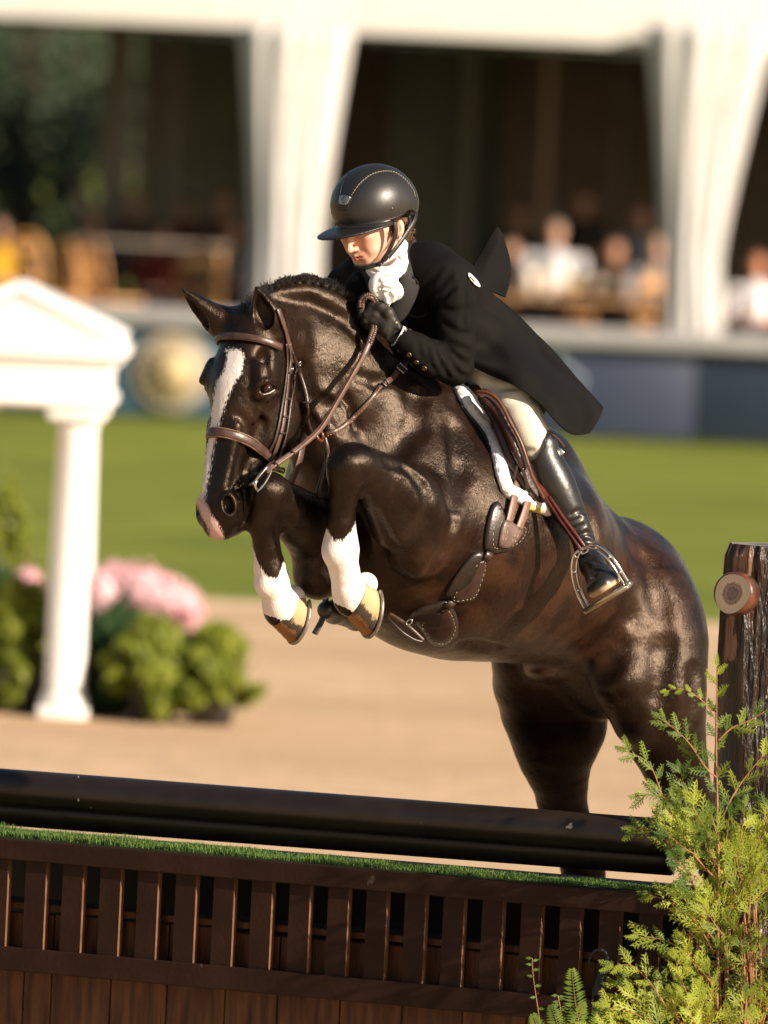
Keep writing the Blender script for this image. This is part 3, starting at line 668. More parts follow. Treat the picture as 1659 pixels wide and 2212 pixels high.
groove([(520, 955), (535, 1000), (530, 1040)], .004, .014, 'u')
groove([(1010, 1395), (1080, 1405), (1180, 1400)], .010, .04)
# ears
def ear(base, tip, R, op, side, curl=.0):
    base = np.array(base); tip = np.array(tip); ax = tip-base; L = np.linalg.norm(ax); a = ax/L
    o = np.array(op, float); o -= a*(o@a); o /= np.linalg.norm(o); s = np.cross(a, o)
    Z = [-.02, 0, .12*L, .3*L, .5*L, .7*L, .87*L, L]; r = [R*.6, R*.72, R*.9, R, R*.92, R*.66, R*.34, .004]
    HS.loft(base, [s, a, o], Z, [0]*8, [0, 0, 0, 0, 0, 0, 0, curl], r, [x*.85 for x in r], None, 2, .012)
    r2 = [max(x-.0065, .001) for x in r]
    HS.loft(base+o*.012, [s, a, o], [.10*L, .2*L, .35*L, .5*L, .7*L, .88*L], [0]*6, [.004, .006, .008, .008, .006, .004], [r2[1]*.3, r2[2]*.6, r2[3]*.78, r2[4]*.82, r2[5]*.8, r2[6]*.7], [r2[1]*.4, r2[2]*.8, r2[3], r2[4], r2[5], r2[6]], None, 2, .006, 's')
ear(q(588, 718, .53), q(553, 618, .56), .043, (-.30, -.05, .95), 1)
ear(q(486, 712, .45), q(392, 623, .50), .041, (-.72, -.45, .45), -1)
HS.cone(q(497, 700, .46), .045, q(572, 705, .48), .05, .05)
HORSE = empty('horse', ground(1255, 2480), 'dark brown horse with white blaze and white front socks jumping over the rails', 'horse')
def seg(V, pts):
    P_ = [q(*p) for p in pts]; d = np.full(len(V), 9.)
    for a, b in zip(P_, P_[1:]):
        ab = b-a; t = np.clip(((V-a)@ab)/(ab@ab), 0, 1); d = np.minimum(d, np.linalg.norm(V-a-t[:, None]*ab, axis=1))
    return d
def white_mask(V):
    x, y = q2px(V)
    n = (V-HO)@HN
    C = np.array([(757, 504, 15), (770, 509, 17), (782, 507, 18), (805, 502, 20), (822, 490, 20), (850, 479, 16), (880, 471, 13), (908, 466, 10), (939, 460, 8), (984, 451, 7), (1040, 443, 5.5), (1068, 434, 9), (1082, 431, 11), (1110, 444, 11), (1138, 462, 13), (1165, 470, 14)], float)
    cx = np.interp(y, C[:, 0], C[:, 1]); hw = np.interp(y, C[:, 0], C[:, 2])
    bl = np.minimum((hw-np.abs(x-cx))/PXM, (y-755)/PXM)
    bl = np.where((n > -.02) & (x < 640) & (V[:, 2] > .3), bl, -1)
    nb = np.interp(x, [690, 705, 722, 740, 757, 772], [1120, 1142, 1168, 1170, 1150, 1125])
    nl = np.where(seg(V, [(733, 1090, .58), (733, 1200, .555), (748, 1240, .52), (790, 1300, .45)]) < .075, (y-nb)/PXM, -1)
    fb = np.interp(x, [545, 560, 580, 600, 612], [1182, 1222, 1248, 1250, 1215])
    fl = np.where(seg(V, [(565, 1150, .56), (586, 1256, .51), (630, 1320, .44)]) < .07, (y-fb)/PXM, -1)
    return np.maximum(np.maximum(bl, nl), np.maximum(fl, -1))*10
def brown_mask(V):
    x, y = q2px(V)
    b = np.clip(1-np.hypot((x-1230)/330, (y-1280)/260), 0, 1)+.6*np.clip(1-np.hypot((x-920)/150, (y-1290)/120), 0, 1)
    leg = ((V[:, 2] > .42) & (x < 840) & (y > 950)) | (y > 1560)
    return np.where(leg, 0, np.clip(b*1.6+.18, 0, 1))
def pink_mask(V):
    x, y = q2px(V); return np.where((x < 520) & (y > 1050), np.clip((y-1060)/20, 0, 1), 0)*(V[:, 2] > .3)
def leg_mask(V):
    x, y = q2px(V); return np.clip((y-1470-np.where(x > 1320, 90, 0))/90, 0, 1)
def coat():
    m = bpy.data.materials.new('horse_coat'); m.use_nodes = True; n = m.node_tree; L = n.links.new; b = n.nodes['Principled BSDF']
    N = n.nodes.new
    tc = N('ShaderNodeTexCoord')
    def noise(sc, det=4, rough=.5, scale=None):
        t = N('ShaderNodeTexNoise'); t.inputs['Scale'].default_value = sc; t.inputs['Detail'].default_value = det; t.inputs['Roughness'].default_value = rough
        if scale:
            mp = N('ShaderNodeMapping'); mp.inputs['Scale'].default_value = scale; mp.inputs['Rotation'].default_value = (0, .5, 0); L(tc.outputs['Object'], mp.inputs[0]); L(mp.outputs[0], t.inputs[0])
        else: L(tc.outputs['Object'], t.inputs[0])
        return t.outputs[0]
    def attr(a): t = N('ShaderNodeAttribute'); t.attribute_name = a; return t.outputs['Fac']
    def math_(op, a, b_=None, c=None):
        t = N('ShaderNodeMath'); t.operation = op
        for i, v in enumerate((a, b_, c)):
            if v is None: continue
            if isinstance(v, (int, float)): t.inputs[i].default_value = v
            else: L(v, t.inputs[i])
        return t.outputs[0]
    def mix(f, a, c):
        t = N('ShaderNodeMix'); t.data_type = 'RGBA'; L(f, t.inputs[0])
        for i, v in ((6, a), (7, c)):
            if isinstance(v, tuple): t.inputs[i].default_value = (*v, 1)
            else: L(v, t.inputs[i])
        return t.outputs[2]
    patch = noise(9, 5, .6)
    pm = N('ShaderNodeMapRange'); L(patch, pm.inputs[0]); pm.inputs[1].default_value = .42; pm.inputs[2].default_value = .60
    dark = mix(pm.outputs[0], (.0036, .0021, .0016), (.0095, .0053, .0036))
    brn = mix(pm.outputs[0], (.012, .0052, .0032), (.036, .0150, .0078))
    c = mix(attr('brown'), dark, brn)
    wn = math_('ADD', attr('white'), math_('MULTIPLY', math_('SUBTRACT', noise(300, 3, .7, (1, 1, .25)), .5), .42))
    wn = math_('ADD', wn, math_('MULTIPLY', math_('SUBTRACT', noise(45, 3, .6), .5), .08))
    wf = N('ShaderNodeMapRange'); L(wn, wf.inputs[0]); wf.inputs[1].default_value = -.030; wf.inputs[2].default_value = .030
    wcol = mix(attr('pink'), (.76, .70, .66), (.60, .40, .36))
    c = mix(wf.outputs[0], c, wcol)
    L(c, b.inputs['Base Color'])
    hair = noise(270, 4, .65, (1.0, 1.0, .28)); mid = noise(38, 5, .62, (1, 1, .55)); big = noise(9, 3, .5)
    h = math_('ADD', math_('MULTIPLY', hair, .0017), math_('ADD', math_('MULTIPLY', noise(105, 4, .65, (1, 1, .6)), .0011), math_('ADD', math_('MULTIPLY', mid, .0014), math_('MULTIPLY', big, .0095))))
    bu = N('ShaderNodeBump'); bu.inputs['Distance'].default_value = 1; bu.inputs['Strength'].default_value = .9; L(h, bu.inputs['Height']); L(bu.outputs[0], b.inputs['Normal'])
    rr = N('ShaderNodeMapRange'); L(noise(16, 4, .6), rr.inputs[0]); rr.inputs[1].default_value = .3; rr.inputs[2].default_value = .7; rr.inputs[3].default_value = .24; rr.inputs[4].default_value = .34
    L(math_('ADD', rr.outputs[0], math_('MULTIPLY', wf.outputs[0], .3)), b.inputs['Roughness'])
    sp = N('ShaderNodeMapRange'); L(attr('leg'), sp.inputs[0]); sp.inputs[3].default_value = .34; sp.inputs[4].default_value = .06; L(sp.outputs[0], b.inputs['Specular IOR Level'])
    b.inputs['Specular Tint'].default_value = (1, .78, .61, 1)
    b.inputs['Sheen Weight'].default_value = .0; b.inputs['Sheen Roughness'].default_value = .4; b.inputs['Sheen Tint'].default_value = (.6, .42, .3, 1)
    return m
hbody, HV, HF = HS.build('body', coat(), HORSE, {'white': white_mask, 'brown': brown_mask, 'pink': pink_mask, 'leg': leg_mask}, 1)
HSURF = Surf(HV, HF)
# eyes
me_ = mat('horse_eye', (.004, .002, .0015), .12, (.028, .009, .004), 40, spec=.5)
lid = mat('eye_lower_rim', (.55, .45, .42), .3)  # pale rim along the lower edge of the near eye
hm = MB(); hm.ball(q2w(eq+np.array([.0, .001, -.012])), .0165, 12); hm.build('eye', me_, HORSE)
hm = MB(); hm.ball(q2w(hp(-.085, .192, .034)), .017, 12); hm.build('eye', me_, HORSE)
hm = MB()
hm.tube([q2w(eq+np.array([(x-576)/PXM, -(y-840)/PXM, dz])) for x, y, dz in ((560, 850, -.004), (570, 852, .001), (582, 849, .001), (593, 842, -.005))], .0016, 6); hm.build('eye_lower_rim', lid, HORSE)
# mane : short plaited crest with loose hairs
mmane = mat('mane_hair', (.008, .006, .005), .6, (.02, .014, .010), 30, bump=.001, bscale=200)
hm = MB(); R = random.Random(4)
cl = [(528, 668, .50), (560, 640, .45), (590, 612, .38), (630, 596, .36), (675, 594, .34), (720, 608, .31), (765, 640, .26), (800, 680, .22), (840, 722, .16)]
cc = cr(cl, 12)
for i in range(3400):
    t = R.random()*(len(cc)-2); k = int(t); p = cc[k]*(1-t+k)+cc[k+1]*(t-k); g = p[0] > 585
    x, y, w_ = p[0]+R.uniform(-6, 6), p[1]+R.uniform(4, 16), p[2]+R.uniform(-.03, .03)
    d = np.array(cc[min(k+1, len(cc)-1)])-np.array(cc[k]); d = d[:2]/np.linalg.norm(d[:2])
    ln = R.uniform(4, 11)*(1+.4*math.sin(t*.45)) if g else R.uniform(6, 30)
    a = R.uniform(-.9, .9); nx, ny = d[1]*1, -d[0]
    if ny > 0: nx, ny = -nx, -ny
    e = (x+(nx+d[0]*a)*ln, y+(ny+d[1]*a)*ln*.9, w_+R.uniform(-.02, .02))
    m_ = ((x+e[0])/2+R.uniform(-2, 2), (y+e[1])/2-2, (w_+e[2])/2)
    p0, p1, p2 = P(x, y, w_), P(*m_), P(*e); s = rgt*.0011+upv*.0005
    hm.add([p0-s, p0+s, p1+s*.7, p1-s*.7, p2], [(0, 1, 2, 3), (3, 2, 4)])
for i in range(15):                                         # plait lumps
    t = 20+i*(len(cc)-24)/15; p = cc[int(t)]; hm.ball(P(p[0]+4, p[1]+18, p[2]-.004), .013, 7, (1, 1, .8))
hm.build('mane', mmane, HORSE)
# tail
hm = MB(); R = random.Random(9)
for i in range(90):
    a = R.uniform(-14, 14); b_ = R.uniform(-.05, .05)
    hm.tube([P(1470+a*.3, 1350+a*.3, -.95), P(1480+a, 1450, -1.04+b_), P(1478+a*1.5, 1600, -1.10+b_), P(1478+a*2, 1800+R.uniform(-60, 60), -1.12+b_*2)], [.006, .008, .006, .001], 5)
hm.build('tail', mmane, HORSE)
# hooves with shoes
def hoofmat(n, c1, c2, c3):
    m = mat(n, c1, .5, c2, 14, bump=.0015, bscale=60, detail=5); nn = m.node_tree; b = nn.nodes['Principled BSDF']
    src = b.inputs['Base Color'].links[0].from_socket; t = nn.nodes.new('ShaderNodeTexNoise'); t.inputs['Scale'].default_value = 11; t.inputs['Detail'].default_value = 3
    tc = nn.nodes.new('ShaderNodeTexCoord'); nn.links.new(tc.outputs['Object'], t.inputs[0]); r = nn.nodes.new('ShaderNodeMapRange'); nn.links.new(t.outputs[0], r.inputs[0]); r.inputs[1].default_value = .52; r.inputs[2].default_value = .58
    x = nn.nodes.new('ShaderNodeMix'); x.data_type = 'RGBA'; nn.links.new(r.outputs[0], x.inputs[0]); nn.links.new(src, x.inputs[6]); x.inputs[7].default_value = (*c3, 1); nn.links.new(x.outputs[2], b.inputs['Base Color']); return m
def hoofmat2(nm):
    m = bpy.data.materials.new(nm); m.use_nodes = True; n = m.node_tree; b = n.nodes['Principled BSDF']; b.inputs['Roughness'].default_value = .78; b.inputs['Specular IOR Level'].default_value = .25
    at = n.nodes.new('ShaderNodeAttribute'); at.attribute_name = 'round'; a2 = n.nodes.new('ShaderNodeAttribute'); a2.attribute_name = 'down'
    tc = n.nodes.new('ShaderNodeTexCoord'); t = n.nodes.new('ShaderNodeTexNoise'); t.inputs['Scale'].default_value = 40; t.inputs['Detail'].default_value = 6; n.links.new(tc.outputs['Object'], t.inputs[0])
    k = n.nodes.new('ShaderNodeMath'); k.operation = 'MULTIPLY_ADD'; k.inputs[1].default_value = .30; n.links.new(t.outputs[0], k.inputs[0]); n.links.new(at.outputs['Fac'], k.inputs[2])
    r = n.nodes.new('ShaderNodeValToRGB'); e = r.color_ramp.elements; e[0].position = 0; e[0].color = (.36, .16, .055, 1); e[1].position = 1; e[1].color = (.36, .24, .13, 1)
    for p_, c in ((.22, (.30, .15, .06)), (.34, (.22, .10, .04)), (.40, (.045, .032, .024)), (.52, (.05, .038, .028)), (.58, (.46, .32, .16)), (.85, (.52, .38, .22))): x = e.new(p_); x.color = (*c, 1)
    n.links.new(k.outputs[0], r.inputs[0])
    wv = n.nodes.new('ShaderNodeMath'); wv.operation = 'SINE'; w2_ = n.nodes.new('ShaderNodeMath'); w2_.operation = 'MULTIPLY_ADD'; w2_.inputs[1].default_value = 62; n.links.new(a2.outputs['Fac'], w2_.inputs[0]); n.links.new(t.outputs[0], w2_.inputs[2]); n.links.new(w2_.outputs[0], wv.inputs[0])
    mr = n.nodes.new('ShaderNodeMapRange'); mr.inputs[1].default_value = -1; mr.inputs[3].default_value = .90; mr.inputs[4].default_value = 1; n.links.new(wv.outputs[0], mr.inputs[0])
    x = n.nodes.new('ShaderNodeVectorMath'); x.operation = 'SCALE'; n.links.new(r.outputs[0], x.inputs[0]); n.links.new(mr.outputs[0], x.inputs['Scale']); n.links.new(x.outputs[0], b.inputs['Base Color'])
    bu = n.nodes.new('ShaderNodeBump'); bu.inputs['Distance'].default_value = .0005; n.links.new(wv.outputs[0], bu.inputs['Height']); n.links.new(bu.outputs[0], b.inputs['Normal']); return m
mh = hoofmat2('hoof_horn'); mhd = mat('dark_hoof', (.03, .02, .015), .5, (.06, .04, .03), 20)
msh = mat('shoe_steel', (.45, .43, .40), .4, (.2, .17, .14), 40, metal=.7, bump=.0005, bscale=100)
def hoof(top, rt, bot, rb, N, toe, ho=mh, shoe=True):
    top = Vector(top); bot = Vector(bot); N = qdir(N).normalized(); toe = qdir(toe); toe = (toe-N*toe.dot(N)).normalized(); sd = N.cross(toe)
    mb = MB(); rings = []; n = 36; K = 8
    N2 = (bot-top).normalized()*.45+N*.55
    for i in range(K+1):
        f = i/K; c = top.lerp(bot, f); r = rt+(rb-rt)*f; r *= 1+.012*math.sin(i*2.5)
        for k in range(n):
            a = 2*math.pi*k/n; d = toe*math.cos(a)*(1.05 if math.cos(a) > 0 else .92)+sd*math.sin(a)*.95
            z = -.018*(1-f)*(math.cos(a)) * -1
            rings.append(c+d*r-N*z*(1 if math.cos(a) > -2 else 0))
    fs = [(i*n+k, i*n+(k+1) % n, (i+1)*n+(k+1) % n, (i+1)*n+k) for i in range(K) for k in range(n)]
    mb.add(rings, fs+[tuple(range(n-1, -1, -1)), tuple(K*n+k for k in range(n))])
    o = mb.build('hoof', ho, HORSE)
    for an, fn2 in (('round', lambda i, k: abs(((k/n*2+1) % 2)-1)), ('down', lambda i, k: i/K)):
        at = o.data.attributes.new(an, 'FLOAT', 'POINT'); at.data.foreach_set('value', [fn2(i, k) for i in range(K+1) for k in range(n)])
    if shoe:
        s = MB(); ar = [2*math.pi*k/40 for k in range(-16, 17)]
        pts = [bot+N*.004+(toe*math.cos(a)*(1.05 if math.cos(a) > 0 else .95)+sd*math.sin(a))*(rb-.006) for a in ar]
        s.ribbon(pts, N, .022, .008, bulge=.0); s.build('horseshoe', msh, o)
    return o
hoof(P(768, 1290, .485), .056, P(797, 1318, .43), .073, (.82, -.12, -.38), (-.25, -.95, .1))
hoof(P(612, 1314, .465), .053, P(640, 1334, .42), .070, (.82, -.22, -.38), (-.35, -.93, .1))
hoof(P(1520, 2350, -.70), .05, P(1512, 2420, -.68), .065, (-.1, -1, 0), (-1, 0, .5), mhd, False)
hoof(P(1228, 2360, -.84), .05, P(1220, 2430, -.82), .065, (-.1, -1, 0), (-1, 0, .5), mhd, False)
# ================================================================ RIDER
RID = empty('person', P(1060, 860, .0), 'rider in black coat, white stock tie and black helmet crouching forward over the horse', 'person')
hs = np.array([.66, 0, .75]); hs /= np.linalg.norm(hs)
fl_ = np.array([-.75, 0, .66])
def frame(p):
    p = math.radians(p); f = math.cos(p)*fl_-math.sin(p)*np.array([0, 1, 0]); f -= hs*(f@hs); f /= np.linalg.norm(f); u = np.cross(f, hs); u = u if u[1] > 0 else -u
    return f, u
hs = np.array([.74, 0, .67]); hs /= np.linalg.norm(hs); fl_ = np.array([-.67, 0, .74]); hf, hu = frame(35)
HC = q(789, 467, .305)
def fp(s, f, u): return HC+hs*s+hf*f+hu*u
FA = np.array([hs, hf, hu])
TORSO = [(862, 640, .13, 80), (930, 680, .08, 86), (1010, 722, -.03, 76), (1082, 775, -.12, 88)]
SHO = [(744, 612, .04, 36), (800, 598, .09, 52), (862, 588, .16, 58), (925, 585, .22, 52), (962, 600, .26, 50)]
ARM = [(963, 602, .26, 50), (982, 650, .28, 43), (984, 700, .28, 40), (984, 745, .275, 40), (982, 790, .26, 41)]
FORE = [(980, 791, .26, 41), (932, 774, .30, 38), (900, 752, .32, 31), (876, 737, .33, 27)]
FARM = [(752, 622, .03, 42), (742, 680, -.02, 40), (750, 740, -.04, 38), (790, 700, .10, 30), (806, 672, .20, 22)]
THI = [(1058, 800, -.03, 56), (1093, 846, .06, 48), (1128, 900, .12, 42), (1150, 948, .135, 40), (1160, 970, .13, 36)]
FTHI = [(1040, 800, -.28, 68), (960, 900, -.34, 50), (900, 960, -.36, 40)]
FSHIN = [(900, 960, -.36, 40), (850, 1150, -.30, 38), (800, 1320, -.20, 24)]
SHIN = [(1158, 962, .135, 36), (1176, 1000, .14, 39), (1200, 1048, .14, 40), (1226, 1100, .135, 33), (1250, 1142, .125, 25), (1264, 1178, .12, 22)]
FOOT = [(1268, 1192, .12, 24), (1280, 1222, .17, 26), (1296, 1248, .23, 28), (1303, 1262, .265, 27)]
B = SDF(.003)
sh = lambda L, f: [(a, b, c, r*f) for a, b, c, r in L]
for L in (TORSO, SHO, THI, FTHI): B.chain(sh(L, .72), .03)
for L in (ARM, FORE, FARM, SHIN, FSHIN, FOOT): B.chain(sh(L, .56), .02)
# skull, jaw and features
B.ell(fp(0, -.018, .018), (.068, .084, .088), FA, .02)
B.ell(fp(0, .030, -.045), (.054, .062, .062), FA, .03)
B.cone(fp(.050, .0, -.050), .022, fp(.022, .072, -.098), .018, .02); B.cone(fp(-.050, .0, -.050), .022, fp(-.022, .072, -.098), .018, .02)
B.ell(fp(0, .080, -.100), (.022, .018, .019), FA, .018)
for g in (-1, 1):
    B.ell(fp(.040*g, .062, -.028), (.020, .018, .018), FA, .02)              # cheekbone
    B.ell(fp(.034*g, .060, -.062), (.022, .024, .026), FA, .02)              # cheek
    B.ell(fp(.030*g, .086, -.004), (.017, .011, .012), FA, .012, 's')        # eye socket
    B.ell(fp(.031*g, .071, -.005), (.0135, .0125, .0115), FA, .004)          # lid
    B.cone(fp(.012*g, .080, .010), .007, fp(.042*g, .066, .010), .006, .012) # brow
    B.ell(fp(.011*g, .100, -.047), (.0075, .009, .0065), FA, .006)
    B.ell(fp(.0075*g, .104, -.0535), (.0035, .005, .003), FA, .003, 's')
B.cone(fp(0, .082, .002), .008, fp(0, .110, -.040), .0085, .010)              # nose
B.ell(fp(0, .113, -.043), (.009, .0085, .0075), FA, .006)
B.ell(fp(0, .086, -.073), (.024, .013, .018), FA, .014)
B.cone(fp(-.017, .091, -.0715), .0042, fp(0, .100, -.0695), .0056, .005); B.cone(fp(.017, .091, -.0715), .0042, fp(0, .100, -.0695), .0056, .005)
B.cone(fp(-.014, .091, -.0795), .0048, fp(0, .098, -.0805), .0066, .005); B.cone(fp(.014, .091, -.0795), .0048, fp(0, .098, -.0805), .0066, .005)
B.cone(fp(-.019, .095, -.0753), .0018, fp(.019, .095, -.0753), .0018, .004, 's')
B.ell(fp(0, .098, -.0755), (.012, .006, .0022), FA, .003, 's')
B.ell(fp(0, .096, -.090), (.016, .006, .005), FA, .008, 's')
B.chain([(815, 520, .25, 44), (845, 560, .19, 44), (862, 590, .16, 48)], .02)    # neck
B.ell(q(863, 494, .345), (.014, .026, .012), [[.9, -.1, -.4], [.1, 1, 0], [.4, 0, .9]], .006)
B.ell(q(861, 494, .358), (.007, .017, .006), None, .003, 's')
mskin = mat('skin', (.60, .33, .235), .48, (.66, .38, .28), 25, bump=.0004, bscale=300, sss=.12, spec=.4)
n_ = mskin.node_tree; b_ = n_.nodes['Principled BSDF']; src = b_.inputs['Base Color'].links[0].from_socket
def mixattr(an, col, prev):
    a = n_.nodes.new('ShaderNodeAttribute'); a.attribute_name = an; x = n_.nodes.new('ShaderNodeMix'); x.data_type = 'RGBA'
    n_.links.new(a.outputs['Fac'], x.inputs[0]); n_.links.new(prev, x.inputs[6]); x.inputs[7].default_value = (*col, 1); return x.outputs[2]
src = mixattr('lips', (.42, .10, .085), src); src = mixattr('blush', (.58, .18, .12), src); n_.links.new(src, b_.inputs['Base Color'])
def lips(V):
    v = (V-HC)@FA.T; d = ((v[:, 0])/.021)**2+((v[:, 2]+.0755)/.0095)**2+((v[:, 1]-.098)/.016)**2; return np.clip((1.05-d)*3, 0, .85)
def blush(V):
    v = (V-HC)@FA.T; d = np.minimum(np.hypot(v[:, 0]-.042, v[:, 2]+.038), np.hypot(v[:, 0]+.042, v[:, 2]+.038))/.03; return np.clip(1-d, 0, 1)*.5+np.clip(1-np.hypot(v[:, 0], v[:, 2]+.045)/.014, 0, 1)*.35
body, BV, BF = B.build('body', mskin, RID, {'lips': lips, 'blush': blush}, 1)
BS = Surf(BV, BF)
for g in (-1, 1):
  mb = MB(); mb.ball(q2w(fp(.031*g, .0745, -.005)), .0115, 10)
  mb.build('eye', mat('eye', (.5, .45, .42), .2), RID)
# hair
mhair = mat('brown_hair', (.06, .028, .014), .5, (.16, .075, .03), 60, bump=.002, bscale=120)
mb = MB(); R = random.Random(3)
for i in range(560):
    x, y = R.uniform(846, 886), R.uniform(476, 500); w_ = .33-(x-850)*.0016
    if R.random() < .35: x, y, w_ = R.uniform(868, 884), R.uniform(505, 522), .22
    L = R.uniform(8, 20); a = R.uniform(.2, 2.4)
    pts = [(x, y, w_), (x+math.cos(a)*L*.5+R.uniform(-4, 4), y+math.sin(a)*L*.5, w_+R.uniform(0, .012)), (x+math.cos(a)*L, y+math.sin(a)*L, w_+R.uniform(-.005, .012))]
    mb.tube([P(*p) for p in pts], [.0010, .0009, .0003], 4, False)
mb.ball(P(868, 484, .26), .030, 8, (1, 1.2, .9)); mb.build('hair', mhair, RID)
# ---- helmet
hs0, hs = hs, np.array([.66, 0, .75]); hs = hs/np.linalg.norm(hs); fl_ = np.array([-.75, 0, .66])
Hf, Hu = frame(16); HAx = np.array([hs, Hf, Hu]); C = q(805, 437, .29)
def h3(s, f, u): return C+hs*s+Hf*f+Hu*u
H = SDF(.003)
H.ell(C, (.109, .131, .109), HAx, .0)
H.ell(h3(0, -.05, -.02), (.099, .084, .085), HAx, .02)
H.ell(h3(0, .070, -.056), (.109, .134, .013), HAx, .012)
def below(Q):
    v = (Q-C)@HAx.T; lim = -.052-.012*np.clip(-v[:, 1]/.1, -1, 1)+.020*np.exp(-((v[:, 1]+.045)/.03)**2); 
    return v[:, 2]-np.where(v[:, 1] > .03, -.09, lim)
H._add(below, C-.3, C+.3, .003, 's')
H.ell(h3(0, -.005, -.03), (.094, .113, .095), HAx, .004, 's')
H.ell(h3(0, .045, -.078), (.094, .108, .018), HAx, .004, 's')
mhel = mat('helmet_shell', (.012, .0115, .0115), .40, (.017, .016, .015), 14, bump=.0003, bscale=90, spec=.55)
scuff(mhel, 60, .74, (.12, .11, .10))
helm, HV_, HF_ = H.build('helmet', mhel, RID, None, 1)
HSf = Surf(HV_, HF_)
mtrim = mat('black_leather', (.010, .009, .009), .45, (.016, .014, .013), 60, bump=.0006, bscale=200)
mstitch = mat('pale_stitching', (.42, .33, .22), .6)
def online(S, pts, off=.002, n=6): return [S.on(p[0], p[1], off) for p in cr([(a, b, 0) for a, b in pts], n)]
def stitch(S, pts, parent, off=.0015, gap=5.0, r=.0007, n=14, m=mstitch):
    c = [p[:2] for p in cr([(a, b, 0) for a, b in pts], n)]; mb = MB(); acc = 0; on = True; run = [c[0]]
    for a, b in zip(c, c[1:]):
        acc += math.hypot(*(b-a)); run.append(b)
        if acc > gap*(.7 if on else .3):
            if on: mb.tube([S.on(p[0], p[1], off)[0] for p in (run[0], run[-1])], r, 5)
            on = not on; run = [b]; acc = 0
    return mb.build('stitching', m, parent)
stitch(HSf, [(759, 422), (777, 397), (800, 378), (826, 370), (852, 372), (875, 387), (891, 408), (897, 426)], helm, .001, 4, .0007)
mb = MB(); l = online(HSf, [(734, 420), (740, 397), (749, 378), (758, 367)], -.0002, 8); mb.tube([p for p, n in l], .0013, 6)
l = online(HSf, [(759, 423), (777, 398), (800, 379), (826, 371), (852, 373), (875, 388), (891, 409)], -.0004, 8); mb.tube([p for p, n in l], .0012, 6)
l = online(HSf, [(709, 470), (730, 482), (760, 486), (800, 484), (840, 474), (880, 458), (899, 446)], .0, 8); mb.tube([p for p, n in l], .0014, 6)
mb.build('seam', mtrim, helm)
mb = MB(); l = online(HSf, [(712, 477), (735, 487), (765, 491), (805, 489), (845, 479), (880, 464), (900, 453)], .0005, 8); mb.ribbon([p for p, n in l], [n for p, n in l], .010, .0012); mb.build('rim_band', mat('grained_band', (.013, .012, .011), .5, (.03, .027, .024), 400, bump=.001, bscale=300), helm)
def plate(S, poly, off, th, m, nm, parent, rings=5, puff=0.0, n=40, smooth=True):
    pl = cr([(a, b, 0) for a, b in poly], max(2, n//len(poly)), True); pl = [p[:2] for p in pl]; c = np.mean(pl, 0); vs = []; N_ = len(pl)
    p, nn = S.on(c[0], c[1], off+th+puff); vs.append(p)
    for k in range(1, rings+1):
        f = k/rings; hgt = th+puff*math.sqrt(max(0, 1-f**2.2))
        for a in pl:
            x = c+(a-c)*f; p, nn = S.on(x[0], x[1], off+hgt); vs.append(p)
    for a in pl: p, nn = S.on(a[0], a[1], off-.001); vs.append(p)
    fs = [(0, 1+i, 1+(i+1) % N_) for i in range(N_)]+[(1+k*N_+i, 1+(k+1)*N_+i, 1+(k+1)*N_+(i+1) % N_, 1+k*N_+(i+1) % N_) for k in range(rings) for i in range(N_)]
    return mesh(nm, vs, fs, m, parent, smooth)
def plate_s(S, poly, *a, **k):        # sharp cornered outline
    P2 = []
    for i in range(len(poly)):
        p0, p1 = np.array(poly[i], float), np.array(poly[(i+1) % len(poly)], float); P2 += [tuple(p0*.88+p1*.12), tuple((p0+p1)/2), tuple(p0*.12+p1*.88)]
    return plate(S, P2, *a, **k)
plate_s(HSf, [(731, 418), (760, 424), (751, 452), (744, 456), (728, 453)], .0, .0012, mtrim, 'badge_recess', helm)
bd = plate_s(HSf, [(735, 421), (758, 425), (752, 439), (747, 443), (733, 440)], .0016, .0016, mat('badge_metal', (.30, .31, .33), .3, metal=.8), 'badge', helm)
mb = MB(); l = online(HSf, [(748, 427), (745, 427.5), (742, 430), (743.5, 432.5), (746, 434.5), (745, 437), (741.5, 437.5)], .0042, 5); mb.tube([p for p, n in l], .0008, 5)
l = online(HSf, [(744.5, 425.5), (740.5, 429), (740, 436), (743, 440), (747.5, 436), (748.5, 429), (744.5, 425.5)], .0040, 4); mb.tube([p for p, n in l], .00045, 5); mb.build('badge_mark', mat('dark_engraving', (.06, .055, .05), .4), bd)
p, n1 = HSf.on(847, 450, 0); mb = MB(); mb.lathe(p, n1, [(0, .0035), (.0015, .0033), (.0025, .001)], 12); mb.build('rivet', mat('dull_brass', (.20, .15, .09), .35, metal=.8), helm)
# chin harness
mb = MB()
def pxs(pts, n=6): return [P(*a) for a in cr(pts, n)]
vz = Vector(-fwd)
mb.ribbon(pxs([(853, 480, .375), (855, 500, .370), (848, 524, .362), (836, 548, .352), (822, 568, .345), (804, 574, .345), (785, 579, .335), (768, 576, .30)]), (vz*.8+rgt*.5).normalized(), .0125, .0028)
mb.ribbon(pxs([(899, 452, .27), (895, 476, .30), (878, 504, .325), (858, 532, .345), (838, 556, .352)]), (vz*.8+rgt*.6).normalized(), .0125, .0030)
mb.ribbon(pxs([(884, 466, .33), (886, 480, .32), (880, 494, .32)]), (vz*.8+rgt*.6).normalized(), .007, .002)
hr = mb.build('chin_strap', mtrim, helm)
mb = MB(); mb.box(P(833, 556, .358), .016, .022, .008, Matrix((rgt, upv, -fwd)).transposed()@Matrix.Rotation(-.6, 3, 'Z'), .002); mb.box(P(820, 571, .352), .013, .012, .008, Matrix((rgt, upv, -fwd)).transposed()@Matrix.Rotation(-.9, 3, 'Z'), .002); mb.build('buckle', mat('black_plastic', (.01, .01, .01), .25), hr)
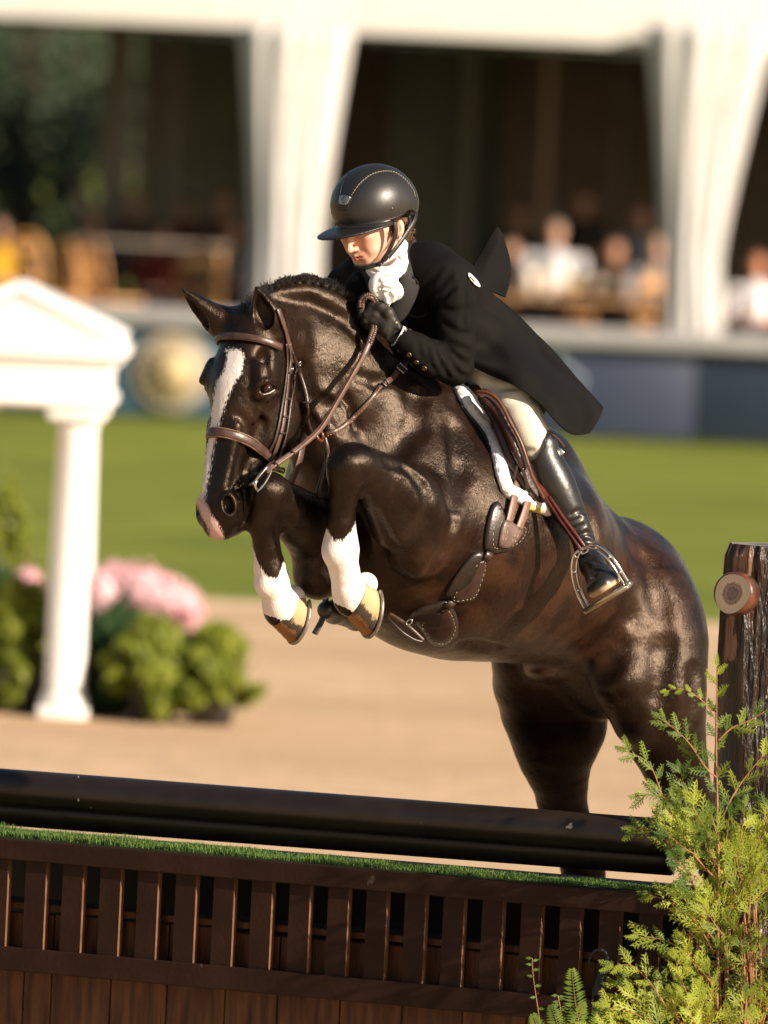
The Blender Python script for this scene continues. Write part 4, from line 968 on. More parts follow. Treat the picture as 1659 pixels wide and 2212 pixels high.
# ---- coat
mcoat = mat('black_coat_cloth', (.0036, .0031, .0029), .80, (.0055, .0047, .0042), 5, bump=.0008, bscale=420, spec=.12)
J = SDF(.004)
J.chain(TORSO, .05); J.chain(SHO, .05); J.chain([(880, 600, .12, 72), (940, 622, .10, 74)], .04)
J.ell(q(800, 660, .20), (.085, .10, .06), [[.9, .3, .2], [-.3, .95, 0], [-.2, 0, 1]], .04)
J.chain([(940, 585, .18, 48), (985, 612, .10, 40), (1030, 665, .0, 34), (1080, 710, -.10, 34)], .05)
J.chain(ARM, .018); J.chain(FORE, .012); J.chain(FARM, .03)
J.cone(q(874, 736, .326), .034, q(866, 731, .327), .0355, .004)
J.cone(q(868, 732, .327), .030, q(835, 712, .327), .032, .003, 's')
Rw = random.Random(2)
def fold(pts, r, k, mode='s', dep=None):
    hh = [J.hit(*p) for p in pts]; hh = [h for h in hh if h is not None]
    d = (r*.72+k*.12 if mode == 's' else -r*.35) if dep is None else dep
    for a, b in zip(hh, hh[1:]):
        if np.linalg.norm(a-b) < .14: J.cone(a+[0, 0, d], r, b+[0, 0, d], r, k, mode)
for c_ in ([(950, 742), (966, 770), (985, 800), (1004, 815)], [(938, 752), (950, 785), (968, 812)], [(962, 752), (985, 775), (1012, 790)], [(924, 748), (930, 780), (944, 805)], [(968, 742), (995, 752), (1016, 760)], [(958, 700), (985, 718), (1012, 722)], [(955, 668), (985, 676), (1012, 668)], [(905, 742), (908, 765), (916, 782)]): fold(c_, .009, .012)
for c_ in ([(930, 690), (945, 650), (985, 612)], [(922, 668), (938, 632), (975, 590)], [(912, 640), (925, 612), (950, 580)]): fold(c_, .009, .016)
for c_ in ([(944, 748), (958, 778), (976, 806)], [(956, 746), (975, 772), (998, 800)], [(931, 755), (940, 785), (954, 808)], [(926, 676), (944, 640), (982, 602)]): fold(c_, .006, .010, 'u')
fold([(1002, 580), (1006, 640), (1002, 700)], .008, .014); fold([(868, 600), (890, 660), (905, 740)], .006, .012)
fold([(1020, 690), (1040, 740), (1045, 780)], .012, .03)
jacket, JV, JF = J.build('coat', mcoat, RID, None, 2)
JS = Surf(JV, JF)
def cloth(name, rows, thick, m, parent, nu=10, nv=10, folds=None):
    """rows: list of rows of (x,y,w); both directions smoothed, then given a thickness"""
    g = [cr(r, nu) for r in rows]; cols = [cr([g[i][j] for i in range(len(g))], nv) for j in range(len(g[0]))]
    A = np.array(cols); nu_, nv_ = A.shape[:2]
    if folds:
        amp, fr, ph0 = folds; ii, jj = np.meshgrid(np.linspace(0, 1, nu_), np.linspace(0, 1, nv_), indexing='ij'); A[..., 2] += amp*(.25+2.2*ii**2)*(np.sin(jj*fr+ph0+ii*1.6)+.5*np.sin(jj*fr*1.9+ii*2.4))*np.sin(np.pi*np.clip(jj*1.1+.05, 0, 1))**.5
    Wd = np.array([[q2w(q(*A[i, j])) for j in range(nv_)] for i in range(nu_)])
    du = np.gradient(Wd, axis=0); dv = np.gradient(Wd, axis=1); N_ = np.cross(du, dv); N_ /= np.linalg.norm(N_, axis=2)[..., None]+1e-12
    if (N_.reshape(-1, 3)@np.array(fwd)).mean() > 0: N_ = -N_
    T = (Wd+N_*thick/2).reshape(-1, 3); Bk = (Wd-N_*thick/2).reshape(-1, 3); n = nu_*nv_; I = lambda i, j: i*nv_+j; fs = []
    for i in range(nu_-1):
        for j in range(nv_-1): a, b, c, d = I(i, j), I(i+1, j), I(i+1, j+1), I(i, j+1); fs += [(a, b, c, d), (n+d, n+c, n+b, n+a)]
    for i in range(nu_-1): fs += [(I(i, 0), n+I(i, 0), n+I(i+1, 0), I(i+1, 0)), (I(i, nv_-1), I(i+1, nv_-1), n+I(i+1, nv_-1), n+I(i, nv_-1))]
    for j in range(nv_-1): fs += [(I(0, j), I(0, j+1), n+I(0, j+1), n+I(0, j)), (I(nu_-1, j), n+I(nu_-1, j), n+I(nu_-1, j+1), I(nu_-1, j+1))]
    return mesh(name, list(T)+list(Bk), fs, m, parent)
# near skirt of the coat: rows run from the waist (top-left) to the flying hem
cloth('coat_skirt', [
    [(975, 640, .10), (990, 700, .14), (1000, 750, .14), (1012, 775, .15), (1022, 792, .14)],
    [(1010, 618, .05), (1040, 690, .12), (1050, 750, .11), (1058, 786, .165), (1066, 813, .155)],
    [(1045, 632, -.03), (1090, 700, .03), (1100, 760, .13), (1106, 800, .165), (1113, 834, .18)],
    [(1085, 652, -.10), (1136, 730, -.06), (1150, 790, .11), (1156, 832, .165), (1162, 868, .18)],
    [(1135, 700, -.14), (1176, 768, -.12), (1196, 818, .03), (1204, 868, .14), (1207, 917, .17)],
    [(1190, 752, -.16), (1226, 810, -.14), (1244, 854, -.02), (1246, 896, .05), (1236, 938, .13)],
    [(1250, 822, -.17), (1272, 852, -.15), (1282, 880, -.05), (1278, 908, .02), (1262, 938, .08)],
    [(1303, 880, -.17), (1301, 886, -.16), (1297, 896, -.10), (1288, 914, -.03), (1272, 936, .04)]], .004, mcoat, RID, 9, 9, (.008, 10, 1.0))
# far skirt and the vent flap flying up
cloth('coat_flap', [
    [(1000, 590, -.05), (1025, 610, -.06), (1050, 625, -.08), (1092, 642, -.10)],
    [(1018, 578, -.10), (1045, 590, -.10), (1070, 600, -.12), (1100, 612, -.14)],
    [(1040, 545, -.14), (1060, 555, -.13), (1080, 565, -.15), (1103, 585, -.17)],
    [(1060, 510, -.18), (1075, 525, -.17), (1086, 540, -.18), (1100, 555, -.19)],
    [(1074, 489, -.20), (1077, 492, -.20), (1082, 500, -.20), (1087, 512, -.20)]], .004, mcoat, RID, 6, 6)
cloth('coat_skirt', [
    [(1000, 600, -.10), (1040, 640, -.16), (1060, 700, -.22), (1060, 780, -.28)],
    [(1090, 655, -.18), (1110, 700, -.24), (1120, 760, -.30), (1100, 840, -.36)],
    [(1190, 755, -.24), (1200, 800, -.30), (1200, 850, -.36), (1160, 920, -.42)]], .004, mcoat, RID, 6, 6)
# collar, lapels, pocket, buttons
mcol = mat('collar_cloth', (.005, .0044, .0041), .75, (.0075, .0065, .006), 8, bump=.0006, bscale=400)
cloth('collar', [[(874, 517, .215), (886, 516, .20), (898, 520, .18)], [(880, 548, .262), (897, 545, .25), (912, 552, .22)], [(876, 578, .292), (892, 585, .285), (906, 590, .265)], [(868, 600, .300), (880, 612, .298), (892, 606, .285)]], .005, mcol, RID, 5, 5)
cloth('lapel', [[(866, 590, .305), (880, 596, .303), (908, 610, .285)], [(860, 625, .300), (872, 632, .300), (896, 650, .285)], [(848, 655, .290), (856, 664, .29), (872, 690, .28)], [(836, 668, .275), (838, 680, .28), (846, 705, .275)]], .004, mcol, RID, 5, 5)
cloth('lapel', [[(775, 590, .20), (790, 585, .23), (802, 600, .26)], [(765, 615, .20), (785, 620, .235), (806, 630, .27)], [(775, 650, .22), (795, 652, .25), (815, 655, .275)], [(800, 680, .25), (812, 680, .26), (826, 676, .27)]], .004, mcol, RID, 5, 5)
mb = MB(); l = online(JS, [(877, 588), (893, 598), (905, 612)], .003); mb.ribbon([p for p, n in l], [n for p, n in l], .007, .0015); mb.build('lapel_loop', mcol, RID)
mb = MB(); l = online(JS, [(880, 676), (895, 684), (915, 682), (926, 672)], .001); mb.ribbon([p for p, n in l], [n for p, n in l], .006, .0015); mb.build('pocket_welt', mcol, RID)
mb = MB(); c1 = q(877, 738, .326); ax1 = q(866, 731, .327)-q(876, 737, .325); ax1 /= np.linalg.norm(ax1); axw = qdir(ax1)
mb.lathe(P(872, 735, .326), axw, [(-.010, .0368), (.004, .0376), (.0045, .033), (-.010, .032)], 32); mb.build('cuff_trim', mat('cuff_trim_cloth', (.05, .038, .034), .7), RID)
mbr = mat('antique_brass', (.28, .20, .11), .35, (.16, .11, .06), 60, metal=.8)
for x, y in ((884, 766), (900, 782), (917, 795)):
    p, n1 = JS.on(x, y, 0); mb = MB(); mb.lathe(p, n1, [(0, .0078), (.003, .0078), (.0042, .0062), (.003, .0045), (.0028, .003), (.004, .0015)], 18); mb.build('cuff_button', mbr, RID)
# number tag on the back
plate(JS, [(1009, 591), (1015, 595), (1026, 606), (1033, 618), (1029, 619), (1018, 611), (1010, 600)], .006, .0015, mat('white_card', (.78, .77, .76), .5), 'number_tag', RID, 4, 0, 28)
NT_ = 1
mb = MB(); mb.tube([JS.on(x, y, .009)[0] for x, y in ((1010, 600), (1014, 604), (1017, 609))], .0016, 6); mb.build('tag_marking', mtrim, RID)
# ---- shirt cuff and stock
mwh = mat('white_cotton', (.76, .75, .74), .75, (.80, .79, .78), 20, bump=.0003, bscale=60)
mb = MB(); mb.lathe(P(866, 730, .327), axw, [(-.002, .0335), (.012, .0335), (.0125, .029), (-.002, .029)], 28); mb.build('shirt_cuff', mwh, RID)
T = SDF(.0025)
T.chain([(842, 548, .215, 46), (858, 572, .19, 50), (866, 594, .18, 50)], .012)
T.chain([(797, 574, .27, 10), (812, 586, .30, 13), (836, 592, .315, 15), (862, 580, .29, 16), (876, 552, .24, 14)], .010, n=3)
T.chain([(802, 584, .285, 10), (818, 598, .315, 12), (838, 602, .325, 12)], .008, n=3)
T.chain([(866, 560, .275, 10), (852, 584, .315, 10), (838, 600, .33, 10)], .008, n=3)
T.chain([(842, 598, .335, 11), (822, 600, .34, 13), (812, 612, .335, 14), (814, 630, .325, 12), (828, 642, .315, 9)], .006, n=3)   # left loop
T.chain([(822, 604, .35, 8), (836, 600, .352, 9), (852, 604, .345, 9)], .004, n=3)          # knot
T.chain([(826, 614, .352, 7), (842, 612, .352, 8), (856, 618, .34, 9), (862, 632, .33, 9), (856, 642, .32, 7)], .004, n=3)
T.chain([(826, 624, .348, 7), (840, 624, .348, 7), (850, 634, .338, 7), (848, 648, .325, 6)], .004, n=3)
T.chain([(834, 634, .338, 11), (838, 648, .325, 9), (838, 662, .31, 3)], .005)
for a, b in (((800, 582), (836, 598)), ((840, 596), (868, 566)), ((818, 606), (812, 626)), ((826, 611), (852, 612)), ((824, 619), (848, 627)), ((830, 630), (846, 640)), ((828, 604), (848, 603)), ((852, 545), (872, 572)), ((838, 560), (866, 590)), ((822, 612), (826, 636)), ((842, 632), (842, 654))):
    p0, p1 = T.hit(*a), T.hit(*b)
    if p0 is not None and p1 is not None: T.cone(p0+[0, 0, .001], .0036, p1+[0, 0, .001], .0036, .004, 's')
T.build('stock_tie', mwh, RID, None, 1)
# ---- gloves
mgl = mat('black_glove_leather', (.014, .0125, .011), .5, (.03, .027, .022), 40, bump=.0016, bscale=110, spec=.4)
Gv = SDF(.0025); GD = -.042
Gv.chain([(868, 732, .366+GD, 21), (852, 720, .366+GD, 19), (840, 706, .366+GD, 23), (826, 692, .36+GD, 24)], .010, flat=((.1, .1, 1), .8))
kn = [(818, 670, .372, 10.5), (812, 680, .374, 11), (807, 691, .37, 10.5), (808, 701, .362, 9)]
for i, (x, y, w_, r) in enumerate(kn):
    w_ += GD
    Gv.chain([(836+i*1, 686+i*6, .366+GD, 13), (x, y, w_, r)], .006)
    dx = (-19, -20, -17, -12)[i]
    Gv.chain([(x, y, w_, r), (x+dx, y+1, w_-.006, r*.92), (x+dx-3, y+5, w_-.030, r*.85), (x+dx+10, y+9, w_-.040, r*.8)], .004)
Gv.chain([(846, 694, .372+GD, 15), (838, 676, .380+GD, 13), (822, 664, .378+GD, 10.5), (804, 660, .368+GD, 9)], .007)
Gv.ell(q(851, 702, .386+GD), (.017, .024, .006), [[.8, .5, .2], [-.5, .85, 0], [-.2, 0, 1]], .003)
for k in range(9):
    x = 846+k*2.4; y = 724+k*.6; p0, p1 = Gv.hit(x-8, y+8), Gv.hit(x+5, y-12)
    if p0 is not None and p1 is not None: Gv.cone(p0+[0, 0, .002], .0028, p1+[0, 0, .002], .0028, .005, 's')
glove, GV, GF = Gv.build('glove', mgl, RID, None, 1)
p, n1 = Surf(GV, GF).on(855, 697, 0); mb = MB(); mb.lathe(p, n1, [(0, .0045), (.0015, .0043), (.002, .002)], 14); mb.build('snap_button', mat('snap_brass', (.45, .36, .22), .3, metal=.8), glove)
G2 = SDF(.003)
G2.chain([(800, 690, .22, 20), (795, 672, .27, 18), (790, 664, .30, 14)], .01)
for i in range(4): G2.chain([(794, 664+i*5, .30, 9), (781, 660+i*6, .315, 8.5), (778, 666+i*6, .29, 8), (788, 672+i*5, .28, 7)], .004)
G2.chain([(800, 668, .28, 9), (790, 656, .30, 8), (780, 655, .305, 7)], .005)
G2.build('glove', mgl, RID, None, 1)
# ---- breeches and boots
mbre = mat('cream_breeches', (.62, .56, .44), .8, (.68, .62, .50), 10, bump=.0008, bscale=200, sheen=.1)
Bc = SDF(.004); Bc.chain(sh(THI, 1.0), .04, n=2); Bc.chain(sh(FTHI, 1.0), .04); Bc.chain([(1075, 770, -.14, 66), (1050, 780, -.17, 62)], .06)
for pts in ([(1105, 960), (1128, 975), (1150, 975)], [(1040, 828), (1070, 840), (1110, 836)]):
    hh = [Bc.hit(*p) for p in pts]
    for a, b in zip(hh, hh[1:]):
        if a is not None and b is not None: Bc.cone(a+[0, 0, .006], .007, b+[0, 0, .006], .007, .012, 's')
breech, BrV, BrF = Bc.build('breeches', mbre, RID, None, 1)
mb = MB(); l = [Surf(BrV, BrF).on(x, y, .0005) for x, y in ((1152, 858), (1160, 880), (1170, 905), (1177, 926))]; mb.tube([p for p, n in l], .0012, 6); mb.build('seam', mat('seam_white', (.7, .66, .6), .7), breech)
mboot = mat('black_boot_leather', (.010, .009, .0085), .36, (.014, .013, .012), 20, bump=.0008, bscale=70, spec=.6)
def boot(SH, FT, near):
    K = SDF(.0035); K.chain(sh(SH, 1.04), .02, n=6); K.chain(FT, .016)
    if near:
        K.chain([(1158, 940, .150, 22), (1176, 958, .150, 26)], .02)
        def top(Q):
            X = Q[:, 0]; Y = Q[:, 1]; px, py = q2px(Q); yb = np.interp(px, [1120, 1142, 1160, 1172, 1178, 1183, 1200], [1008, 1002, 990, 968, 945, 926, 945]); return (py-yb)/PXM*.7
        K._add(top, q(1140, 950, .15)-.12, q(1140, 950, .15)+.12, .0, 's')
        for pts in ([(1238, 1128), (1256, 1118), (1272, 1120)], [(1242, 1142), (1262, 1134), (1278, 1138)], [(1250, 1158), (1268, 1150), (1282, 1156)], [(1234, 1112), (1250, 1104), (1264, 1106)], [(1252, 1176), (1270, 1168), (1286, 1174)], [(1262, 1210), (1278, 1206), (1296, 1216)]):
            hh = [K.hit(*p) for p in pts]
            for a, b in zip(hh, hh[1:]):
                if a is not None and b is not None: K.cone(a+[0, 0, .004], .0055, b+[0, 0, .004], .0055, .009, 's')
        K.chain([(1286, 1274, .262, 19), (1304, 1264, .285, 22), (1322, 1250, .262, 18)], .012)
        def solecut(Q): 
            px, py = q2px(Q); return -((py-(1295-(px-1279)*.62))/PXM)
        K._add(solecut, q(1300, 1260, .2)-.12, q(1300, 1260, .2)+.12, .004, 's')
    def dust(V):
        px, py = q2px(V); return np.clip((py-(1277-(px-1279)*.55))/7, 0, 1)*np.clip((V[:, 2]-.22)/.02, 0, 1) if near else V[:, 0]*0
    o, V, F = K.build('riding_boot', mboot if not near else mbootd, RID, {'dust': dust}, 1); return o, V, F
mbootd = mat('black_boot_leather_dusty', (.010, .009, .0085), .36, (.014, .013, .012), 20, bump=.0008, bscale=70, spec=.6)
n_ = mbootd.node_tree; b_ = n_.nodes['Principled BSDF']; a = n_.nodes.new('ShaderNodeAttribute'); a.attribute_name = 'dust'; x = n_.nodes.new('ShaderNodeMix'); x.data_type = 'RGBA'
n_.links.new(a.outputs['Fac'], x.inputs[0]); n_.links.new(b_.inputs['Base Color'].links[0].from_socket, x.inputs[6]); x.inputs[7].default_value = (.42, .32, .20, 1); n_.links.new(x.outputs[2], b_.inputs['Base Color'])
bootn, BoV, BoF = boot(SHIN, FOOT, True); BOS = Surf(BoV, BoF)
boot(FSHIN, [(800, 1320, -.18, 26), (770, 1335, -.06, 26), (722, 1322, .06, 24), (705, 1318, .12, 20)], False)
mb = MB(); mb.tube([P(712, 1336, .05), P(745, 1352, .0), P(782, 1362, -.05)], [.012, .02, .018], 8); 
# boot top piping, sole and spur rest tab
mb = MB(); l = [BOS.on(px_, py_, .0) for px_, py_ in ((1146, 1003), (1160, 992), (1171, 972), (1178, 950), (1184, 932))]; mb.tube([p for p, n in l], .0022, 6); mb.build('top_piping', mtrim, bootn)
mb = MB(); mb.ribbon(pxs([(1180, 932, .165), (1196, 940, .15), (1208, 952, .13), (1217, 964, .11)]), (upv*.5+vz*.6+rgt*.4).normalized(), .010, .003); mb.build('back_tab', mat('brown_leather_tab', (.05, .022, .016), .4), bootn)
mb = MB(); mb.ribbon(pxs([(1186, 942, .175), (1198, 958, .165), (1208, 972, .155)]), (vz*.8+rgt*.5).normalized(), .009, .002); mb.build('strap', mtrim, bootn)
mb = MB(); mb.box(P(1212, 976, .158), .013, .017, .004, Matrix((rgt, upv, -fwd)).transposed()@Matrix.Rotation(.7, 3, 'Z'), .0015); mb.build('buckle', mat('pale_steel', (.6, .58, .56), .25, metal=.9), bootn)
# ================================================================ TACK
def lth(n, c1, c2, r=.38): return mat(n, c1, r, c2, 35, bump=.0006, bscale=160, spec=.5)
mlea = lth('brown_leather', (.048, .024, .018), (.085, .046, .035)); mled = lth('dark_leather', (.022, .011, .008), (.035, .018, .013)); mlet = lth('tan_leather', (.13, .065, .040), (.17, .09, .06), .45)
mred = lth('red_brown_leather', (.065, .014, .009), (.10, .024, .014), .3); mst = mat('polished_steel', (.62, .61, .60), .18, metal=1, bump=.0002, bscale=60)
def px2(pts, n=8): return [p for p in cr([(a, b, 0) for a, b in pts], n)]
def strap(S, pts, wd, off, m, name, parent, th=.004, n=8, st=False):
    L = [S.on(p[0], p[1], off) for p in px2(pts, n)]
    # smooth the heights so the strap lies taut
    A = np.array([w2q(p) for p, _ in L])
    for _ in range(3): A[1:-1, 2] = np.maximum(A[1:-1, 2], (A[:-2, 2]+A[2:, 2])/2)
    mb = MB(); nn = [Vector(np.mean([np.array(L[min(max(i+k, 0), len(L)-1)][1]) for k in (-2, -1, 0, 1, 2)], 0)).normalized() for i in range(len(L))]
    mb.ribbon([Vector(q2w(a)) for a in A], nn, wd, th); return mb.build(name, m, parent)
def fstrap(pts, wd, m, name, parent, nrm=None, th=.004, n=8):
    mb = MB(); mb.ribbon([P(*p) for p in cr(pts, n)], nrm or (vz*.85+rgt*.4+upv*.2).normalized(), wd, th); return mb.build(name, m, parent)
def ring(name, c, ax_, r, tr, m, parent, sc=1.0):
    mb = MB(); ax_ = Vector(ax_).normalized(); u = ax_.orthogonal().normalized(); v = ax_.cross(u); n = 28
    pts = [Vector(c)+u*math.cos(2*math.pi*k/n)*r+v*math.sin(2*math.pi*k/n)*r*sc for k in range(n+1)]; mb.tube(pts, tr, 8, False); return mb.build(name, m, parent)
def loopband(s0, ds, nc, wd, m, name, parent, a0=-180, a1=180, th=.0045, off=.002, n=64, lift=None):
    """band around the head: rays from the head axis outwards"""
    L = []; N_ = []; closed = a1-a0 >= 359
    for k in range(n if closed else n+1):
        a = math.radians(a0+(a1-a0)*k/n); d = HN*math.cos(a)+HL*math.sin(a); s = s0+ds*(1-math.cos(a))/2
        c = hp(0, s, nc); tt = np.arange(.01, .3, .0015); dv = HEAD.ev(c+tt[:, None]*d); p = c+d*(tt[np.argmax(dv > 0)]+.006)
        L.append(p+d*off); N_.append(d)
    A = np.array(L)
    for _ in range(3):
        if closed: A = (A*2+np.roll(A, 1, 0)+np.roll(A, -1, 0))/4
        else: A[1:-1] = (A[1:-1]*2+A[:-2]+A[2:])/4
    mb = MB(); mb.ribbon([Vector(q2w(a+d*.001)) for a, d in zip(A, N_)], [qdir(d) for d in N_], wd, th, closed); return mb.build(name, m, parent), A
BR = empty('bridle', P(600, 740, .55), 'brown leather snaffle bridle on the horse\'s head', 'bridle')
HSURF_ = HSURF
nb_, _ = loopband(.330, .035, -.03, .030, mlea, 'noseband', BR)
nb2, _ = loopband(.330, .035, -.03, .020, mlea, 'padding', nb_, off=.006, th=.003)
bb, BBL = loopband(.050, .015, -.02, .020, mlea, 'browband', BR, -88, 88, off=.004)
bb2, _ = loopband(.050, .015, -.02, .013, mlea, 'padding', bb, -86, 86, off=.009, th=.002)
def thr(pts, parent, dx=0, dy=0):
    return stitch(HSURF, [(a+dx, b+dy) for a, b in pts], parent, .012, 3.2, .0006)
mb = MB()
for ds in (-.0125, .0125):
    _l = []
    for k in range(60):
        a = math.radians(-70+150*k/59); d = HN*math.cos(a)+HL*math.sin(a); s = .33+.035*(1-math.cos(a))/2+ds; c = hp(0, s, -.03)
        tt = np.arange(.01, .3, .0015); dv = HEAD.ev(c+tt[:, None]*d); _l.append(c+d*(tt[np.argmax(dv > 0)]+.0145))
    A = np.array(_l)
    for _ in range(4): A[1:-1] = (A[1:-1]*2+A[:-2]+A[2:])/4
    mb.tube([Vector(q2w(a)) for a in A], .0006, 4, False)
mb.build('stitching', mat('tan_stitching', (.42, .26, .10), .6), nb_)
# crown and cheekpieces
strap(HSURF, [(598, 668), (606, 690), (613, 712), (619, 735), (626, 760), (630, 780)], .017, .004, mlea, 'crownpiece', BR)
ch = strap(HSURF, [(622, 742), (624, 775), (619, 815), (614, 870), (608, 920), (596, 962), (584, 995), (572, 1012)], .013, .005, mlea, 'cheekpiece', BR)
ch2 = strap(HSURF, [(626, 760), (632, 790), (630, 820), (623, 870), (617, 920), (608, 960), (594, 1000), (584, 1018)], .0085, .008, mled, 'cheekpiece', BR)
strap(HSURF, [(616, 742), (618, 790), (611, 850), (602, 910), (592, 950), (580, 975)], .010, .003, mled, 'noseband_strap', BR)
tl = strap(HSURF, [(628, 765), (640, 790), (650, 815), (660, 850), (664, 880)], .011, .005, mled, 'throatlatch', BR)
fstrap([(664, 878, .47), (664, 895, .45), (655, 915, .43), (640, 935, .40)], .009, mled, 'throatlatch', BR)
for x, y, wd in ((621, 806, 9), (629, 812, 9), (617, 862, 8), (612, 900, 8), (606, 935, 8), (622, 880, 7), (640, 792, 8), (590, 985, 8), (662, 870, 8)):
    p, n1 = HSURF.on(x, y, .010); mb = MB(); t = (P(x, y+6, 0)-P(x, y, 0)).normalized(); sd = n1.cross(t).normalized(); t = sd.cross(n1)
    mb.box(p, wd/PXM*1.9, .006, .0045, Matrix((sd, t, n1)).transposed(), .001); mb.build('keeper', mled, BR)
for x, y in ((623, 797), (632, 798), (641, 781)):
    p, n1 = HSURF.on(x, y, .012); ring('buckle', p, n1, .0085, .0014, mst, BR, .8)
# bit
BT = P(566, 1028, .665)
mb = MB(); mb.tube([P(585, 1000, .66), P(572, 1014, .672), P(560, 1028, .678), P(553, 1038, .68)], [.0032, .0042, .0042, .0038], 10); mb.tube([P(553, 1036, .68), P(551, 1048, .676), P(555, 1062, .670)], [.004, .0045, .003], 10)
mb.tube(pxs([(555, 1062, .670), (566, 1052, .668), (578, 1034, .662), (586, 1016, .658), (585, 1000, .66)], 5), .003, 8); mb.tube([P(556, 1038, .676), P(545, 1046, .655), P(530, 1050, .60)], .005, 8)
mb.build('bit', mst, BR)
# reins
RE = empty('reins', P(720, 880, .45), 'brown leather reins running from the bit to the rider\'s gloved hands', 'reins')
def wz(x, y): return float(w2q(HSURF.on(x, y, 0)[0])[2])
fstrap([(577, 1018, .668), (584, 1010, .665), (600, 1000, .655), (640, 972, .62), (680, 938, .57), (702, 912, .535), (730, 864, .48), (760, 812, .42), (785, 768, .375), (797, 742, .355)], .0165, mlea, 'rein', RE, n=10)
fstrap([(577, 1021, .668), (586, 1012, .669), (602, 1001, .660), (641, 973, .626), (681, 938, .576), (702, 911, .541), (730, 863, .486), (760, 811, .426), (783, 770, .382)], .006, mlet, 'rein_edge', RE, n=10)
def braid(pts, r, name, parent, m=mlet, turns=9):
    c = cr(pts, 12); Pn = [P(*a) for a in c]; mb = MB()
    L = len(Pn)
    for ph_ in (0, 2*math.pi/3, 4*math.pi/3):
        s = []
        for i, p in enumerate(Pn):
            t = (Pn[min(i+1, L-1)]-Pn[max(i-1, 0)]).normalized(); u = t.cross(vz).normalized(); a = turns*2*math.pi*i/L+ph_
            s.append(p+u*math.sin(a)*r*.75+vz*math.sin(2*a)*r*.4)
        mb.tube(s, r*.62, 6)
    return mb.build(name, m, parent)
braid([(796, 745, .352), (803, 725, .345), (808, 708, .335), (806, 697, .325)], .0085, 'braided_grip', RE, mlea, 4)
braid([(780, 664, .325), (781, 650, .33), (790, 641, .335), (803, 641, .335), (811, 652, .33), (813, 666, .325)], .0085, 'braided_grip', RE, mlea, 6)
# far rein glimpses under the neck
fstrap([(664, 905, .42), (672, 930, .45), (686, 945, .47), (700, 940, .48)], .008, mled, 'rein', RE)
for x, y, w_ in ((598, 1003, .662), (634, 978, .632)):
    mb = MB(); t = (P(x+10, y-8, w_)-P(x, y, w_)).normalized(); n1 = (vz*.85+rgt*.4).normalized(); sd = n1.cross(t).normalized(); mb.box(P(x, y, w_+.004), .020, .006, .007, Matrix((sd, t, n1)).transposed(), .001); mb.build('keeper', mled, RE)
# breastplate / martingale
MA = empty('martingale', P(760, 900, .4), 'brown leather neck strap with stopper and hanging straps on the horse\'s chest', 'martingale')
s1 = strap(HSURF, [(876, 778), (866, 796), (845, 815), (820, 838), (795, 868), (765, 900), (735, 925), (705, 938)], .013, .004, mlea, 'neck_strap', MA)
strap(HSURF, [(876, 778), (868, 792), (850, 810), (832, 828)], .017, .008, mlea, 'strap_tongue', MA, .003)
p, n1 = HSURF.on(862, 801, .018); t = (P(872, 790, 0)-P(852, 812, 0)).normalized(); sd = n1.cross(t).normalized(); t = sd.cross(n1)
mb = MB()
for a, b, c, d in ((-.013, 0, .004, .020), (.013, 0, .004, .020)): mb.box(p+sd*a, c, d, .005, Matrix((sd, t, n1)).transposed(), .001)
for a in (-.009, .009): mb.box(p+t*a, .029, .005, .006, Matrix((sd, t, n1)).transposed(), .001)
mb.build('buckle', mst, MA)
p, n1 = HSURF.on(826, 835, .014); mb = MB(); mb.box(p, .018, .008, .006, Matrix((sd, t, n1)).transposed(), .001); mb.build('keeper', mled, MA)
stitch(HSURF, [(818, 842), (795, 870), (765, 902), (735, 927), (708, 941)], s1, .0115, 3.0, .0007, m=mat('gold_stitching', (.40, .25, .10), .6))
so = ring('stopper', P(690, 941, .495), (rgt*.75+upv*.3+vz*.5), .016, .0062, mred, MA)
fstrap([(702, 945, .49), (707, 965, .49), (708, 985, .485), (703, 1010, .50), (697, 1035, .50), (690, 1062, .48), (688, 1085, .46)], .009, mlea, 'chest_strap', MA)
fstrap([(697, 950, .48), (703, 990, .475), (693, 1030, .47), (684, 1070, .45), (686, 1120, .44), (697, 1170, .40)], .007, mled, 'chest_strap', MA)
fstrap([(660, 940, .50), (654, 960, .53), (648, 990, .54), (638, 1020, .545), (626, 1045, .55), (617, 1056, .55)], .020, mlea, 'hanging_tab', MA, nrm=(vz*.7+rgt*.6).normalized(), th=.003)
fstrap([(617, 1052, .54), (627, 1062, .54), (634, 1074, .53)], .012, mlet, 'tab_tip', MA, th=.003)
strap(HSURF, [(840, 1322), (862, 1334), (890, 1340), (925, 1340)], .014, .006, mled, 'girth_strap', MA)
fstrap([(838, 1335, .30), (852, 1350, .31), (872, 1368, .31), (895, 1382, .30), (912, 1386, .29)], .007, mled, 'girth_strap', MA)
fstrap([(842, 1326, .29), (868, 1342, .30), (893, 1362, .30), (915, 1383, .29)], .009, mlea, 'girth_strap', MA)
p = P(884, 1344, .31); ring('buckle', p, vz, .010, .0018, mst, MA, .6)
